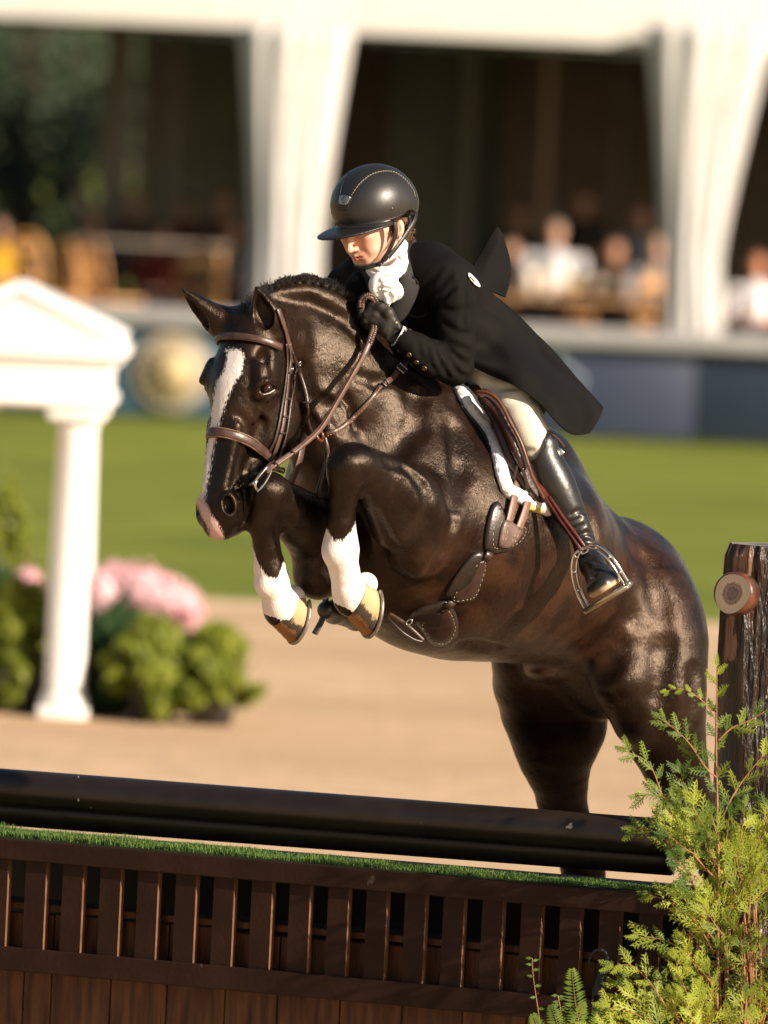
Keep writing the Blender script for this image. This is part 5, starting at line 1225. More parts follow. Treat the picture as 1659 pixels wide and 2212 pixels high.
# ---------------- saddle pad
mfl = mat('white_fleece', (.74, .73, .76), .95, (.82, .81, .83), 60, bump=.006, bscale=130, sheen=.3)
def fleece(name, pts, rad, m, parent, seed=1):
    K = SDF(.004); Rf = random.Random(seed); c = cr(pts, 8)
    K.chain([(a, b, w_, r) for a, b, w_, r in c], .004)
    for a, b, w_, r in c:
        for _ in range(5): K.ell(q(a+Rf.uniform(-.7*r, .7*r), b+Rf.uniform(-4, 4), w_+Rf.uniform(.2, .7)*r/PXM), np.array([1, 1, 1])*Rf.uniform(.004, .0065), None, .005)
    return K.build(name, m, parent)[0]
PAD = empty('saddle_pad', P(1080, 1000, .15), 'white fleece saddle pad edging under the brown saddle', 'saddle pad')
pe = [(993, 838), (1003, 860), (1012, 880), (1026, 898), (1042, 916), (1055, 934), (1065, 952), (1073, 972), (1078, 992), (1082, 1012), (1087, 1032), (1095, 1054)]
fleece('front_edge', [(x, y, wz(x, y)+.016, 12+(2 if i > 5 else 0)) for i, (x, y) in enumerate(pe)], .011, mfl, PAD, 1)
pb = [(1098, 1054), (1118, 1064), (1136, 1072), (1160, 1082), (1182, 1094)]
fleece('lower_edge', [(x, y+6, wz(x, y)+.012, 15) for x, y in pb], .011, mfl, PAD, 2)
mb = MB(); l = [HSURF.on(x-13, y+3, .002) for x, y in pe]; mb.ribbon([p for p, n in l], [n for p, n in l], .014, .004); mb.build('binding', mat('black_binding', (.012, .012, .014), .6), PAD)
fleece('rear_underside', [(x, y, wz(x, y)+.006, 9) for x, y in ((1138, 1092), (1158, 1098), (1178, 1102))], .01, mat('yellowed_fleece', (.50, .36, .12), .9, (.6, .46, .2), 60, bump=.004, bscale=120), PAD, 3)
K = SDF(.006)      # the body of the pad, lying under the saddle
K.chain([(1015, 868, .08, 40), (1070, 940, .06, 60), (1110, 1000, .12, 44), (1128, 1045, .15, 30)], .03, flat=((.7, .5, .5), .35)); K.build('quilt', mfl, PAD)
# ---------------- saddle
SD = empty('saddle', P(1110, 930, .1), 'dark red brown leather jumping saddle between the rider\'s leg and the horse', 'saddle')
msad = mat('saddle_leather', (.022, .008, .006), .36, (.036, .013, .009), 20, bump=.0008, bscale=120, spec=.5)
K = SDF(.004)
K.chain([(1046, 856, .16, 18), (1074, 890, .17, 24), (1098, 940, .19, 28), (1122, 1000, .20, 26), (1150, 1052, .19, 18), (1172, 1078, .18, 9)], .02, flat=((.55, .3, .78), .45), n=3)
K.chain([(1022, 848, .05, 16), (1046, 862, .03, 28), (1075, 880, -.04, 40), (1110, 900, -.12, 40)], .03)
K.build('flap', msad, SD)
K = SDF(.004); K.chain([(1048, 866, .195, 10), (1076, 892, .21, 11), (1098, 932, .225, 11), (1114, 972, .235, 10), (1130, 1010, .232, 8)], .008, n=3); K.build('knee_roll', lth('roll_leather', (.030, .011, .008), (.045, .018, .013)), SD)
mb = MB(); mb.tube(pxs([(1029, 846, .19), (1052, 848, .205), (1072, 860, .22), (1086, 879, .232), (1103, 913, .245), (1125, 955, .252), (1142, 1006, .248), (1153, 1036, .235), (1176, 1079, .205)], 6), .0048, 8); mb.build('flap_edge', lth('edge_leather', (.085, .032, .020), (.12, .05, .03)), SD)
mb = MB(); mb.ribbon(pxs([(1030, 848, .165), (1045, 862, .18), (1056, 884, .19), (1063, 905, .19), (1066, 925, .18)], 6), (vz*.8+rgt*.5).normalized(), .014, .004); mb.build('skirt_edge', lth('edge_leather_dark', (.045, .018, .012), (.07, .028, .02)), SD)
K = SDF(.005); K.chain([(1000, 828, -.06, 22), (1060, 850, -.16, 30), (1120, 892, -.26, 30), (1150, 905, -.34, 26)], .03); K.build('seat', msad, SD)
# billets
for pts in ([(1112, 1030), (1106, 1060), (1098, 1095), (1090, 1128)], [(1140, 1048), (1134, 1075), (1124, 1110), (1112, 1142)]):
    strap(HSURF, pts, .024, .018, mlet, 'billet', SD, .004)
p = [HSURF.on(x, y, .026) for x, y in ((1142, 1058), (1134, 1082))]; mb = MB(); mb.ribbon([a for a, b in p], [b for a, b in p], .032, .005); mb.build('buckle_guard', mled, SD)
fstrap([(1118, 1000, .235), (1110, 1035, .23)], .008, mled, 'billet', SD); fstrap([(1128, 1010, .24), (1140, 1056, .22)], .010, mled, 'billet', SD)
# girth pads
mpad = lth('padded_leather', (.014, .009, .007), (.022, .014, .011), .33); mgp = lth('girth_leather', (.030, .015, .011), (.045, .024, .018), .36)
mb = MB()
gp = [([(1069, 1084), (1080, 1096), (1090, 1122), (1112, 1140), (1132, 1128), (1133, 1150), (1122, 1172), (1098, 1188), (1062, 1194), (1046, 1184), (1048, 1140), (1058, 1098)],
       [(1074, 1096), (1086, 1124), (1110, 1142), (1128, 1140), (1126, 1158), (1108, 1176), (1080, 1182), (1062, 1180), (1060, 1150), (1066, 1110)]),
      ([(1034, 1190), (1048, 1200), (1047, 1220), (1040, 1250), (1028, 1284), (1012, 1296), (980, 1297), (964, 1286), (968, 1268), (985, 1238), (1014, 1200)],
       [(1042, 1206), (1044, 1222), (1036, 1252), (1024, 1282), (1004, 1290), (978, 1290), (992, 1262), (1018, 1226)]),
      ([(962, 1296), (970, 1306), (984, 1322), (990, 1350), (984, 1374), (958, 1389), (932, 1384), (914, 1360), (896, 1338), (884, 1332), (900, 1314), (935, 1302)],
       [(964, 1308), (978, 1330), (982, 1354), (970, 1376), (950, 1382), (930, 1370), (912, 1344), (930, 1330)])]
G_ = empty('girth', P(1040, 1220, .3), 'padded dark leather girth buckled round the horse\'s belly', 'girth')
for a, b in gp:
    o = plate(HSURF, a, .002, .008, mpad, 'girth_pad', G_, 6, .005, 60); plate(HSURF, b, .009, .004, mgp, 'panel', o, 6, .002, 50)
    stitch(HSURF, b+[b[0]], o, .0138, 3.6, .0008, 6)
for pts in ([(1052, 1190), (1044, 1206)], [(975, 1292), (962, 1306)]):
    l = [HSURF.on(x, y, .016) for x, y in pts]; mb = MB(); mb.ribbon([p for p, n in l], [n for p, n in l], .024, .005); mb.build('link_strap', mgp, G_)
for pts in ([(1083, 1132), (1074, 1172)], [(1088, 1134), (1080, 1172)], [(1106, 1146), (1094, 1172)], [(1112, 1148), (1100, 1174)]): stitch(HSURF, pts, G_, .024, 3.2, .0008, 6)
plate(HSURF, [(1080, 1126), (1098, 1130), (1112, 1142), (1118, 1152), (1098, 1178), (1074, 1180), (1070, 1168)], .016, .006, lth('worn_leather', (.09, .055, .045), (.14, .09, .075), .32), 'billet_end', G_, 5, .002, 30)
pts = [HSURF.on(x, y, .006) for x, y in ((935, 1386), (930, 1396))]
# stirrups
SL = empty('stirrup', P(1270, 1180, .22), 'silver stirrup iron on red brown leather holding the rider\'s near boot', 'stirrup')
fstrap([(1150, 1030, .17), (1180, 1074, .20), (1210, 1118, .225), (1240, 1160, .24), (1258, 1190, .245)], .021, mred, 'stirrup_leather', SL, nrm=(vz*.8+rgt*.6).normalized(), th=.006)
fstrap([(1185, 1074, .205), (1214, 1116, .232), (1244, 1156, .248), (1264, 1184, .25)], .009, mred, 'stirrup_leather', SL, nrm=(vz*.8+rgt*.6).normalized(), th=.006)
Ln = [(1262, 1184, .25), (1248, 1196, .245), (1241, 1212, .24), (1240, 1236, .235), (1245, 1262, .225), (1254, 1288, .21), (1269, 1314, .20)]
Rn_ = [(1262, 1184, .25), (1278, 1181, .27), (1296, 1186, .29), (1316, 1204, .30), (1332, 1226, .30), (1344, 1246, .295), (1354, 1262, .29)]
def ladder(pts, mb, wd=.0135):
    c = [P(*p) for p in cr(pts, 6)]; L = len(c); o = []; i_ = []; ctr = P(1296, 1250, .25)
    for k, p in enumerate(c):
        t = (c[min(k+1, L-1)]-c[max(k-1, 0)]).normalized(); s = t.cross(vz).normalized(); s = s if s.dot(p-ctr) > 0 else -s
        f = min(1, k/8); o.append(p+s*wd*.5*f); i_.append(p-s*wd*.5*f)
    mb.tube(o, .0044, 8); mb.tube(i_, .0036, 8)
    for k in range(9, L, 9): mb.tube([o[k], i_[k]], .0042, 6)
mb = MB(); ladder(Ln, mb); ladder(Rn_, mb); mb.build('stirrup_iron', mst, SL)
ring('leather_eye', P(1262, 1188, .25), vz, .012, .0035, mst, SL, .7)
a, b = P(1268, 1314, .215), P(1356, 1262, .295); d = (b-a).normalized(); n1 = (upv*.75+vz*.5+rgt*.4); n1 = (n1-d*n1.dot(d)).normalized(); sd = d.cross(n1)
mb = MB(); mb.box((a+b)/2-n1*.004, (b-a).length+.012, .045, .012, Matrix((d, sd, n1)).transposed(), .004); mb.tube([a-sd*.018*(1 if sd.dot(vz) < 0 else -1), b-sd*.018*(1 if sd.dot(vz) < 0 else -1)], .007, 10); mb.tube([b-d*.004, b+d*.010], .009, 12)
mb.build('tread', mat('warm_steel', (.55, .50, .40), .25, metal=.9), SL)
SR = empty('stirrup', P(700, 1320, .1), 'far side stirrup iron glimpsed behind the folded forelegs', 'stirrup')
mb = MB(); c = [P(*p) for p in cr([(718, 1270, .07), (708, 1280, .08), (702, 1310, .09), (696, 1340, .10), (680, 1370, .11)], 6)]; mb.ribbon(c, (vz*.7-rgt*.6).normalized(), .020, .005); mb.tube(c, .004, 6); mb.build('stirrup_iron', mat('grey_steel', (.05, .048, .045), .5, metal=.2), SR)
fstrap([(725, 1190, .05), (722, 1230, .06), (718, 1270, .07)], .016, mred, 'stirrup_leather', SR)
# ================================================================ PORTICO, FLOWERS, BUSHES
TA = 48.2; PA = FPX/TA
def Ap(x, y, d=0): return G(x, y, TA+d)
mport = mat('portico_white', (.78, .77, .75), .6, (.83, .82, .80), 6, bump=.002, bscale=30)
pc = Ap(36, 1552); gz = 0.0
PO = empty('white_portico', (pc.x, pc.y, 0), 'white miniature temple front with pediment and columns on the arena sand', 'portico')
def pz(x, y): return Ap(x, y).z
colx = [Ap(152, 1200).x, Ap(-92, 1200).x]
ztop_ = pz(150, 905)
X0p, X1p = Ap(-175, 800).x, Ap(238, 800).x; cxp = (X0p+X1p)/2
def column(x, y):
    mb = MB(); r = .098; mb.box((x, y, .03), .25, .25, .06, bev=.008); mb.lathe((x, y, .06), (0, 0, 1), [(0, .12), (.02, .122), (.04, .115), (.06, .104), (.08, r), (ztop_*.5, r*.97), (ztop_-.12, r*.86), (ztop_-.10, r*.98), (ztop_-.08, r*.88), (ztop_-.06, r*1.15)], 40)
    mb.box((x, y, ztop_+.03), .28, .28, .06, bev=.008); return mb.build('column', mport, PO)
yA = pc.y
for x in colx:
    for dy in (0, .75): column(x, yA+dy)
ent0 = ztop_+.06; ent1 = pz(230, 772); ped = pz(20, 640)
mb = MB(); mb.box((cxp, yA+.375, (ent0+ent1)/2), X1p-X0p, 1.05, ent1-ent0, bev=.01); mb.box((cxp, yA+.375, ent0+.035), X1p-X0p+.05, 1.10, .05, bev=.01); mb.build('entablature', mport, PO)
mb = MB(); mb.box((cxp, yA+.375, ent1+.03), X1p-X0p+.16, 1.2, .06, bev=.012); mb.box((cxp, yA+.375, ent1-.02), X1p-X0p+.09, 1.13, .04, bev=.008); mb.build('cornice', mport, PO)
hw = (X1p-X0p)/2+.03; mb = MB(); zz0 = ent1+.06
mb.add([(cxp-hw, yA-.17, zz0), (cxp+hw, yA-.17, zz0), (cxp, yA-.17, ped), (cxp-hw, yA+.92, zz0), (cxp+hw, yA+.92, zz0), (cxp, yA+.92, ped)], [(0, 1, 2), (5, 4, 3), (0, 3, 4, 1), (1, 4, 5, 2), (2, 5, 3, 0)]); mb.build('pediment', mport, PO, False)
mb = MB()
for s in (-1, 1):
    a = Vector((cxp+s*(hw+.03), yA+.375, zz0+.0)); b = Vector((cxp, yA+.375, ped+.02)); d = (b-a).normalized(); mb.box((a+b)/2+Vector((0, 0, .03)), (b-a).length, 1.13, .05, Matrix((d, Vector((0, 1, 0)), d.cross(Vector((0, 1, 0))))).transposed(), .008)
mb.build('raking_cornice', mport, PO)
# planting
mpot = mat('black_plastic_pot', (.035, .03, .03), .5, (.05, .045, .04), 10)
mlv = mat('bright_leaves', (.13, .17, .012), .55, (.26, .29, .03), 8, trans=.35); mlv2 = mat('deep_leaves', (.018, .05, .018), .55, (.04, .09, .02), 8, trans=.25); mlv3 = mat('yellow_leaves', (.30, .27, .03), .55, (.42, .36, .05), 8, trans=.35)
mpk = mat('pink_petals', (.78, .44, .50), .7, (.86, .62, .66), 9, trans=.25)
def bush(px, py, wd, ht, m, lb, t=TA, n=8000, sz=.034, pot=True, cat='shrub', seed=0, name='potted_shrub'):
    R = random.Random(seed+int(px)); c = G(px, py, t); t_ = empty(name, (c.x, c.y, 0), lb, cat, 'potted plants round the portico')
    if pot: mb = MB(); mb.lathe((c.x, c.y, 0), (0, 0, 1), [(0, .10), (.18, .135), (.20, .145), (.215, .145), (.215, .12)], 24); mb.build('pot', mpot, t_)
    mb = MB()
    for k in range(7): a = k*.9; mb.tube([(c.x, c.y, .18), (c.x+math.cos(a)*wd*.2, c.y+math.sin(a)*wd*.2, ht*.5), (c.x+math.cos(a)*wd*.36, c.y+math.sin(a)*wd*.3, ht*.8)], [.008, .006, .003], 5)
    mb.build('stem', mbark, t_); mb = MB()
    for k in range(70):
        a = R.uniform(0, 6.28); rr = R.random()**.6*R.uniform(.9, 1.1); z = .08+(ht*1.1-.08)*R.random(); w_ = wd/2*(1-((z-.45*ht)/(.62*ht))**2*.6)
        leafball(mb, (c.x+math.cos(a)*rr*w_*.75, c.y+math.sin(a)*rr*w_*.75, z), (wd*R.uniform(.06, .15), wd*.12, ht*R.uniform(.06, .16)), n//70, sz, R)
    mb.build('foliage', m, t_, False); return t_, c
bush(330, 1552, .66, .43, mlv, 'bright green shrub in a black pot right of the white column', seed=1)
bush(455, 1556, .60, .42, mlv, 'rightmost bright green shrub in its pot beside the sand', seed=2)
bush(225, 1548, .42, .42, mlv2, 'darker green shrub close to the foot of the column', t=TA+.3, seed=3)
bush(40, 1552, .50, .56, mlv, 'green shrub left of the column at the frame edge', t=TA+.2, seed=4)
bush(-70, 1545, .6, .7, mlv2, 'dark shrub at the left frame edge beyond the portico', t=TA+.5, seed=5)
bush(5, 1440, .4, .95, mlv, 'tall loose green shrub between the two columns', t=TA+2.2, seed=6, n=1500)
bush(85, 1548, .40, .50, mlv2, 'deep green shrub just behind the near column', t=TA+.9, seed=8)
def hydrangea(px, py, t, heads, lb, seed):
    c = G(px, py, t); R = random.Random(seed); o = empty('hydrangea', (c.x, c.y, 0), lb, 'flower', 'pink flowers round the portico')
    mb = MB(); mb.lathe((c.x, c.y, 0), (0, 0, 1), [(0, .10), (.2, .15), (.215, .15)], 20); mb.build('pot', mpot, o)
    mb = MB()
    for x, y, r in heads:
        h = G(x, y, t); mb.tube([(c.x, c.y, .2), (c.x*.5+h.x*.5, c.y, h.z*.55), (h.x, h.y, h.z)], .005, 5)
    mb.build('stem', mlv2, o)
    for x, y, r in heads:
        h = G(x, y, t+R.uniform(-.1, .1)); mb = MB(); r *= 1.3
        for _ in range(520):
            u = Vector((R.gauss(0, 1), R.gauss(0, 1), R.gauss(0, 1))).normalized(); p = h+u*r*R.uniform(.7, 1.2); a = u.orthogonal().normalized(); b = u.cross(a); s = .016
            mb.add([p-a*s, p-b*s, p+a*s, p+b*s], [(0, 1, 2, 3)])
        mb.ball(h, r*.78, 6); mb.build('flower_head', mpk, o, False)
    mb = MB()
    for k in range(14): leafball(mb, (c.x+R.uniform(-.2, .2), c.y+R.uniform(-.15, .15), R.uniform(.2, .5)), (.12, .12, .12), 90, .05, R)
    mb.build('foliage', mlv2, o, False)
hydrangea(290, 1500, TA+.7, [(x_, y_+6, r_*1.12) for x_, y_, r_ in [(215, 1275, .075), (255, 1258, .08), (300, 1262, .085), (345, 1280, .08), (385, 1300, .075), (400, 1325, .06), (235, 1325, .08), (262, 1358, .065), (205, 1310, .07), (320, 1300, .06), (290, 1290, .06), (240, 1380, .05)]], 'big cluster of pink hydrangea heads right of the white column', 3)
hydrangea(60, 1500, TA+.8, [(60, 1262, .06), (85, 1290, .055), (40, 1300, .05)], 'small pink hydrangea cluster left of the white column', 4)
# ================================================================ TENT FURNITURE AND GUESTS
mwood = mat('honey_wood', (.50, .24, .08), .4, (.62, .32, .11), 12, bump=.001, bscale=40); mcloth = mat('table_linen', (.20, .17, .14), .8, (.26, .22, .18), 4)
def chair(lb, x, y, t, rz, first=None):
    c = G(x, y, t); base = Vector((c.x, c.y, .60))
    if first is None:
        o = empty('wooden_chair', (0, 0, 0), lb, 'chair', 'honey wood chairs in the tent'); 
        mb = MB(); mb.box((0, 0, .45), .42, .42, .04, bev=.01); mb.build('seat', mwood, o)
        for sx, sy in ((-1, -1), (1, -1), (-1, 1), (1, 1)):
            mb = MB(); mb.tube([(sx*.18, sy*.18, .45), (sx*.19, sy*.2, 0)], [.016, .012], 8); mb.build('leg', mwood, o)
        mb = MB(); arc = cr([(-.19, .18, .45), (-.20, .22, .75), (-.13, .25, .95), (0, .26, 1.0), (.13, .25, .95), (.20, .22, .75), (.19, .18, .45)], 5); mb.tube(arc, .018, 8)
        for sx in (-1, 1): mb.tube([(sx*.17, .22, .55), (0, .245, .76), (-sx*.15, .25, .93)], .014, 6)
        mb.box((0, .22, .56), .34, .02, .06); mb.box((0, .25, .86), .32, .02, .13, bev=.006); mb.build('backrest', mwood, o); r = o
    else:
        r = first.copy(); COL.objects.link(r); r['label'] = lb
        for ch in first.children: d = ch.copy(); COL.objects.link(d); d.parent = r
    r.location = base; r.rotation_euler = (0, 0, rz); return r
TF = TW+2.3
c1_ = chair('leftmost of three lit wooden chairs behind the wall', 125, 600, TF, 1.95)
chair('middle one of three lit wooden chairs behind the wall', 196, 600, TF+.2, 2.0, c1_); chair('third lit wooden chair from the left, behind the wall', 250, 610, TF+.1, 2.05, c1_)
chair('single lit wooden chair left of the drape behind the wall', 424, 600, TF+.3, 3.3, c1_); chair('wooden chair left of the right hand drape', 1395, 690, TF-.4, 3.6, c1_)
chair('wooden chair in shade behind the three lit chairs', 60, 560, TF+2.5, 3.1, c1_); chair('wooden chair beyond the long table on the right', 1250, 640, TF+2.8, .2, c1_); TF = TW+3.2
def table(lb, x, y, t, L, W=.8, h=.76, m=mcloth):
    c = G(x, y, t); h += .5 if h < .8 else .22; o = empty('long_table', (c.x, c.y, 0), lb, 'table', 'tables in the tent')
    mb = MB(); mb.box((c.x, c.y, h), L, W, .04, bev=.01); mb.build('tabletop', m, o)
    for sx in (-1, 1):
        for sy in (-1, 1): mb = MB(); mb.box((c.x+sx*(L/2-.08), c.y+sy*(W/2-.08), h/2), .05, .05, h, bev=.005); mb.build('leg', mwood, o)
    return c
mtt = mat('table_wood', (.30, .17, .08), .4, (.38, .22, .10), 6)
table('long wooden table with glasses in front of the guests', 1250, 680, TF+.6, 3.0, m=mtt, h=1.02)
table('pale cloth table behind the lit chairs on the left', 330, 560, TF+1.4, 1.5, h=1.35, m=mcloth)
table('low wooden table near the left edge of the tent', 60, 600, TF+2.8, 1.0, m=mcloth)
mgla = mat('glass_shine', (.55, .42, .32), .08, spec=1, metal=.6); mwine = mat('yellow_drink', (.55, .48, .18), .3); mcup = mat('white_cup', (.7, .62, .52), .4)
ht_ = 1.27
for i, (x, y, m, lb) in enumerate(((1180, 640, mcup, 'pale cup on the long table in front of the white shirted guest'), (1235, 645, mwine, 'glass of yellow drink on the long table'), (1290, 640, mgla, 'shining round glass on the table right of the yellow drink'), (1350, 626, mgla, 'second shining glass on the table, nearer the right drape'), (1140, 650, mcup, 'small pale cup at the left end of the long table'))):
    c = G(x, y, TF+.35); mb = MB(); mb.lathe((c.x, c.y, ht_), (0, 0, 1), [(0, .035), (.008, .035), (.012, .008), (.07, .008), (.09, .04), (.13, .05), (.19, .045), (.20, .04)] if m is not mcup else [(0, .06), (.12, .07), (.24, .075), (.24, .06)], 20); o = mb.build('drinking_glass' if m is not mcup else 'cup', m); tag(o, lb, 'glass' if m is not mcup else 'cup', 'drinks on the long table')
    if m is mwine: o.scale = (1, 1, 1)
def guest(lb, x, y, t, shirt, hairc, skin=(.45, .24, .16), face=0, sh_w=.21, h=1.28, name='person'):
    """seated figure, head centre at pixel x,y; y gives the height"""
    hd = G(x, y, t); B0 = Vector((hd.x, hd.y, 0)); zc = hd.z; o = empty(name, (hd.x, hd.y, 0), lb, 'person', 'guests seated in the tent')
    def Q(dx, dy, dz): return w2q(np.array([hd.x+dx, hd.y+dy, zc+dz]))
    def build(nm, f, m, parts):
        K = SDF(.02)
        for a, ra, b, rb in parts: K.cone(Q(*a), ra*f, Q(*b), rb*f, .03)
        return K.build(nm, m, o)[0]
    sw = sh_w
    tor = [((0, 0, -.24), .10, (0, .02, -.60), .15), ((-sw, 0, -.26), .06, (sw, 0, -.26), .06), ((0, 0, -.3), .14, (0, .02, -.5), .15)]
    arms = [((sg*sw, 0, -.26), .055, (sg*(sw+.05), -.05, -.52), .045) for sg in (-1, 1)]; fore = [((sg*(sw+.05), -.05, -.52), .042, (sg*.10, -.28, -.52), .032) for sg in (-1, 1)]
    legs = [((sg*.09, 0, -.65), .085, (sg*.10, -.42, -.66), .065) for sg in (-1, 1)]+[((sg*.10, -.42, -.66), .06, (sg*.10, -.40, -1.05), .045) for sg in (-1, 1)]
    head = [((0, 0, .02), .085, (0, -.02, -.05), .072), ((0, .01, -.1), .05, (0, .01, -.22), .055), ((0, -.09, -.02), .015, (0, -.098, -.035), .013)]
    bs = mat('skin_tone', skin, .5); build('body', 1, bs, head+[(a, ra*.85, b, rb*.85) for a, ra, b, rb in tor+arms+legs]+[((sg*.10, -.28, -.52), .03, (sg*.02, -.34, -.51), .025) for sg in (-1, 1)]+[(a, ra*.9, b, rb*.9) for a, ra, b, rb in fore])
    build('shirt', 1.08, mat('shirt_cloth', shirt, .85), tor+arms); build('trousers', 1.05, mat('trouser_cloth', (.03, .03, .04), .85), legs)
    build('hair', 1, mat('hair_tone', hairc, .7), [((0, .03, .05), .09, (0, .05, -.02), .08)])
guest('grey haired guest in a white shirt seated at the long table', 1200, 505, TF+1.1, (.50, .50, .54), (.16, .14, .12), sh_w=.26)
guest('dark haired guest leaning close beside the white shirted one', 1328, 545, TF+1.0, (.03, .025, .02), (.06, .03, .02), (.40, .19, .11))
guest('guest in a grey blue shirt farther back near the right drape', 1385, 470, TF+2.0, (.16, .19, .24), (.05, .03, .02), sh_w=.24)
guest('guest in a bright white shirt at the right edge of the frame', 1636, 575, TF-.1, (.75, .72, .74), (.12, .05, .03), (.5, .2, .1))
guest('guest in a yellow top at the left edge of the frame', 4, 495, TF+.2, (.62, .34, .02), (.12, .12, .12), sh_w=.14)
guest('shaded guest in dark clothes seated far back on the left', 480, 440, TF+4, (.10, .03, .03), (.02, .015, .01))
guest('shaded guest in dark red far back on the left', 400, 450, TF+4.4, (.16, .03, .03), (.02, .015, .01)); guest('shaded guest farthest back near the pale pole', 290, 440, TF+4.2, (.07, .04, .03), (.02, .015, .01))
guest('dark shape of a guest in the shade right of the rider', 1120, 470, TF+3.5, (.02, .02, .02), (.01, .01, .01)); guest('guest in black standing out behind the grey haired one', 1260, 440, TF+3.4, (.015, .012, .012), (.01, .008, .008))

guest('guest with pale hair seated just left of the right drape, mostly in shade', 1420, 540, TF+.9, (.22, .24, .28), (.30, .22, .12)); guest('guest in a tan top sitting behind the cups on the left of the long table', 1105, 545, TF+1.3, (.28, .17, .09), (.05, .03, .02), sh_w=.18)
guest('guest in a maroon top near the middle of the left opening', 350, 515, TF+2.2, (.20, .03, .03), (.04, .02, .01)); guest('guest in grey next to the left drape', 500, 500, TF+2.6, (.16, .15, .14), (.05, .03, .02)); guest('guest in a dark blue top behind the three lit chairs', 200, 480, TF+2.8, (.03, .04, .09), (.03, .02, .01))
# ================================================================ FOREGROUND PLANTS
def thuja_mat(name, c1, c2, tr):
    m = mat(name, c1, .5, c2, 7, trans=tr, spec=.3, detail=3); return m
mthu = thuja_mat('thuja_scale_leaves', (.055, .11, .014), (.37, .42, .045), .35)
mstem = mat('thuja_red_stem', (.20, .075, .03), .6, (.34, .15, .06), 20)
RT = random.Random(11)
def frond(mb, p, d, n, L, R, dens=1.0):
    """flat spray of scale leaves: axis d, flat normal n"""
    d = d.normalized(); n = (n-d*n.dot(d)).normalized(); s = n.cross(d)
    def twig(p, dr, L, w, segs=3, curve=0.0):
        sd = n.cross(dr).normalized(); pts = []; q_ = Vector(p); dd = Vector(dr)
        for i in range(segs+1): pts.append(Vector(q_)); dd = (dd+d*curve+n*R.uniform(-.10, .06)).normalized(); q_ = q_+dd*L/segs
        vs = []
        for i, a in enumerate(pts):
            ww = w*(1-.55*i/segs) if i < segs else w*.25; vs += [a-sd*ww, a+sd*ww+n*.0006]
        mb.add(vs, [(2*i, 2*i+1, 2*i+3, 2*i+2) for i in range(segs)]); return pts
    ax_ = twig(p, d, L, .0020, 6, 0)
    m = int(11*dens); 
    for i in range(m):
        f = (i+.6)/m; k = f*6; a = ax_[int(k)].lerp(ax_[min(int(k)+1, 6)], k-int(k)); sg = 1 if i % 2 else -1
        LL = L*.50*(1-f*.75)*R.uniform(.7, 1.15); ang = math.radians(R.uniform(34, 50)); dr = d*math.cos(ang)+s*sg*math.sin(ang)
        b = twig(a, dr, LL, .0017, 3, .10)
        nn = max(2, int(LL/.0085))
        for j in range(nn):
            g = (j+.4)/nn; kk = g*3; c = b[int(kk)].lerp(b[min(int(kk)+1, 3)], kk-int(kk)); s2 = 1 if j % 2 else -1; d2 = (dr*math.cos(.65)+(n.cross(dr)).normalized()*s2*math.sin(.65))
            twig(c, d2, LL*.42*(1-g*.6)*R.uniform(.7, 1.2)+.004, .0014, 2, .08)
def branch(path, name, lab_parent, stemr=.0035, fr_L=.10, step=.035, R=RT, start=.12, up=None, both=True, mstem_=None, fol=None, ends=True, face=None):
    c = [Vector(p) for p in cr(path, 8)]; c = [Vector(x) for x in c]
    stem = fol[1]; stem.tube(c, [stemr*(1-.75*i/len(c)) for i in range(len(c))], 6)
    L = 0; last = 0; tot = sum((b-a).length for a, b in zip(c, c[1:]))
    sg = 1
    for a, b in zip(c, c[1:]):
        L += (b-a).length
        if L/tot > start and L-last > step*R.uniform(.7, 1.2):
            last = L; t = (b-a).normalized(); n = (face or (vz+Vector((R.uniform(-.7, .7), 0, R.uniform(-.2, .7))))).normalized(); n = (n-t*n.dot(t)).normalized(); s = n.cross(t)*sg; sg = -sg
            ang = R.uniform(.55, .95); dr = t*math.cos(ang)+s*math.sin(ang)+Vector((0, 0, .15)); frond(fol[0], b, dr, n+Vector((R.uniform(-.3, .3), 0, R.uniform(-.3, .3))), fr_L*(1-.35*L/tot)*R.uniform(.7, 1.2), R)
    if ends: frond(fol[0], c[-1], (c[-1]-c[-4]).normalized(), face or vz, fr_L*.45, R)
def pt(x, y, w_): return P(x+2, y, w_)
TH = empty('thuja_shrub', (P(1560, 2212, .80).x, P(1560, 2212, .80).y, 0), 'bright yellow green conifer shrub with red stems in front of the log post', 'conifer shrub')
F = MB(); S = MB(); fol = (F, S); W0 = .86
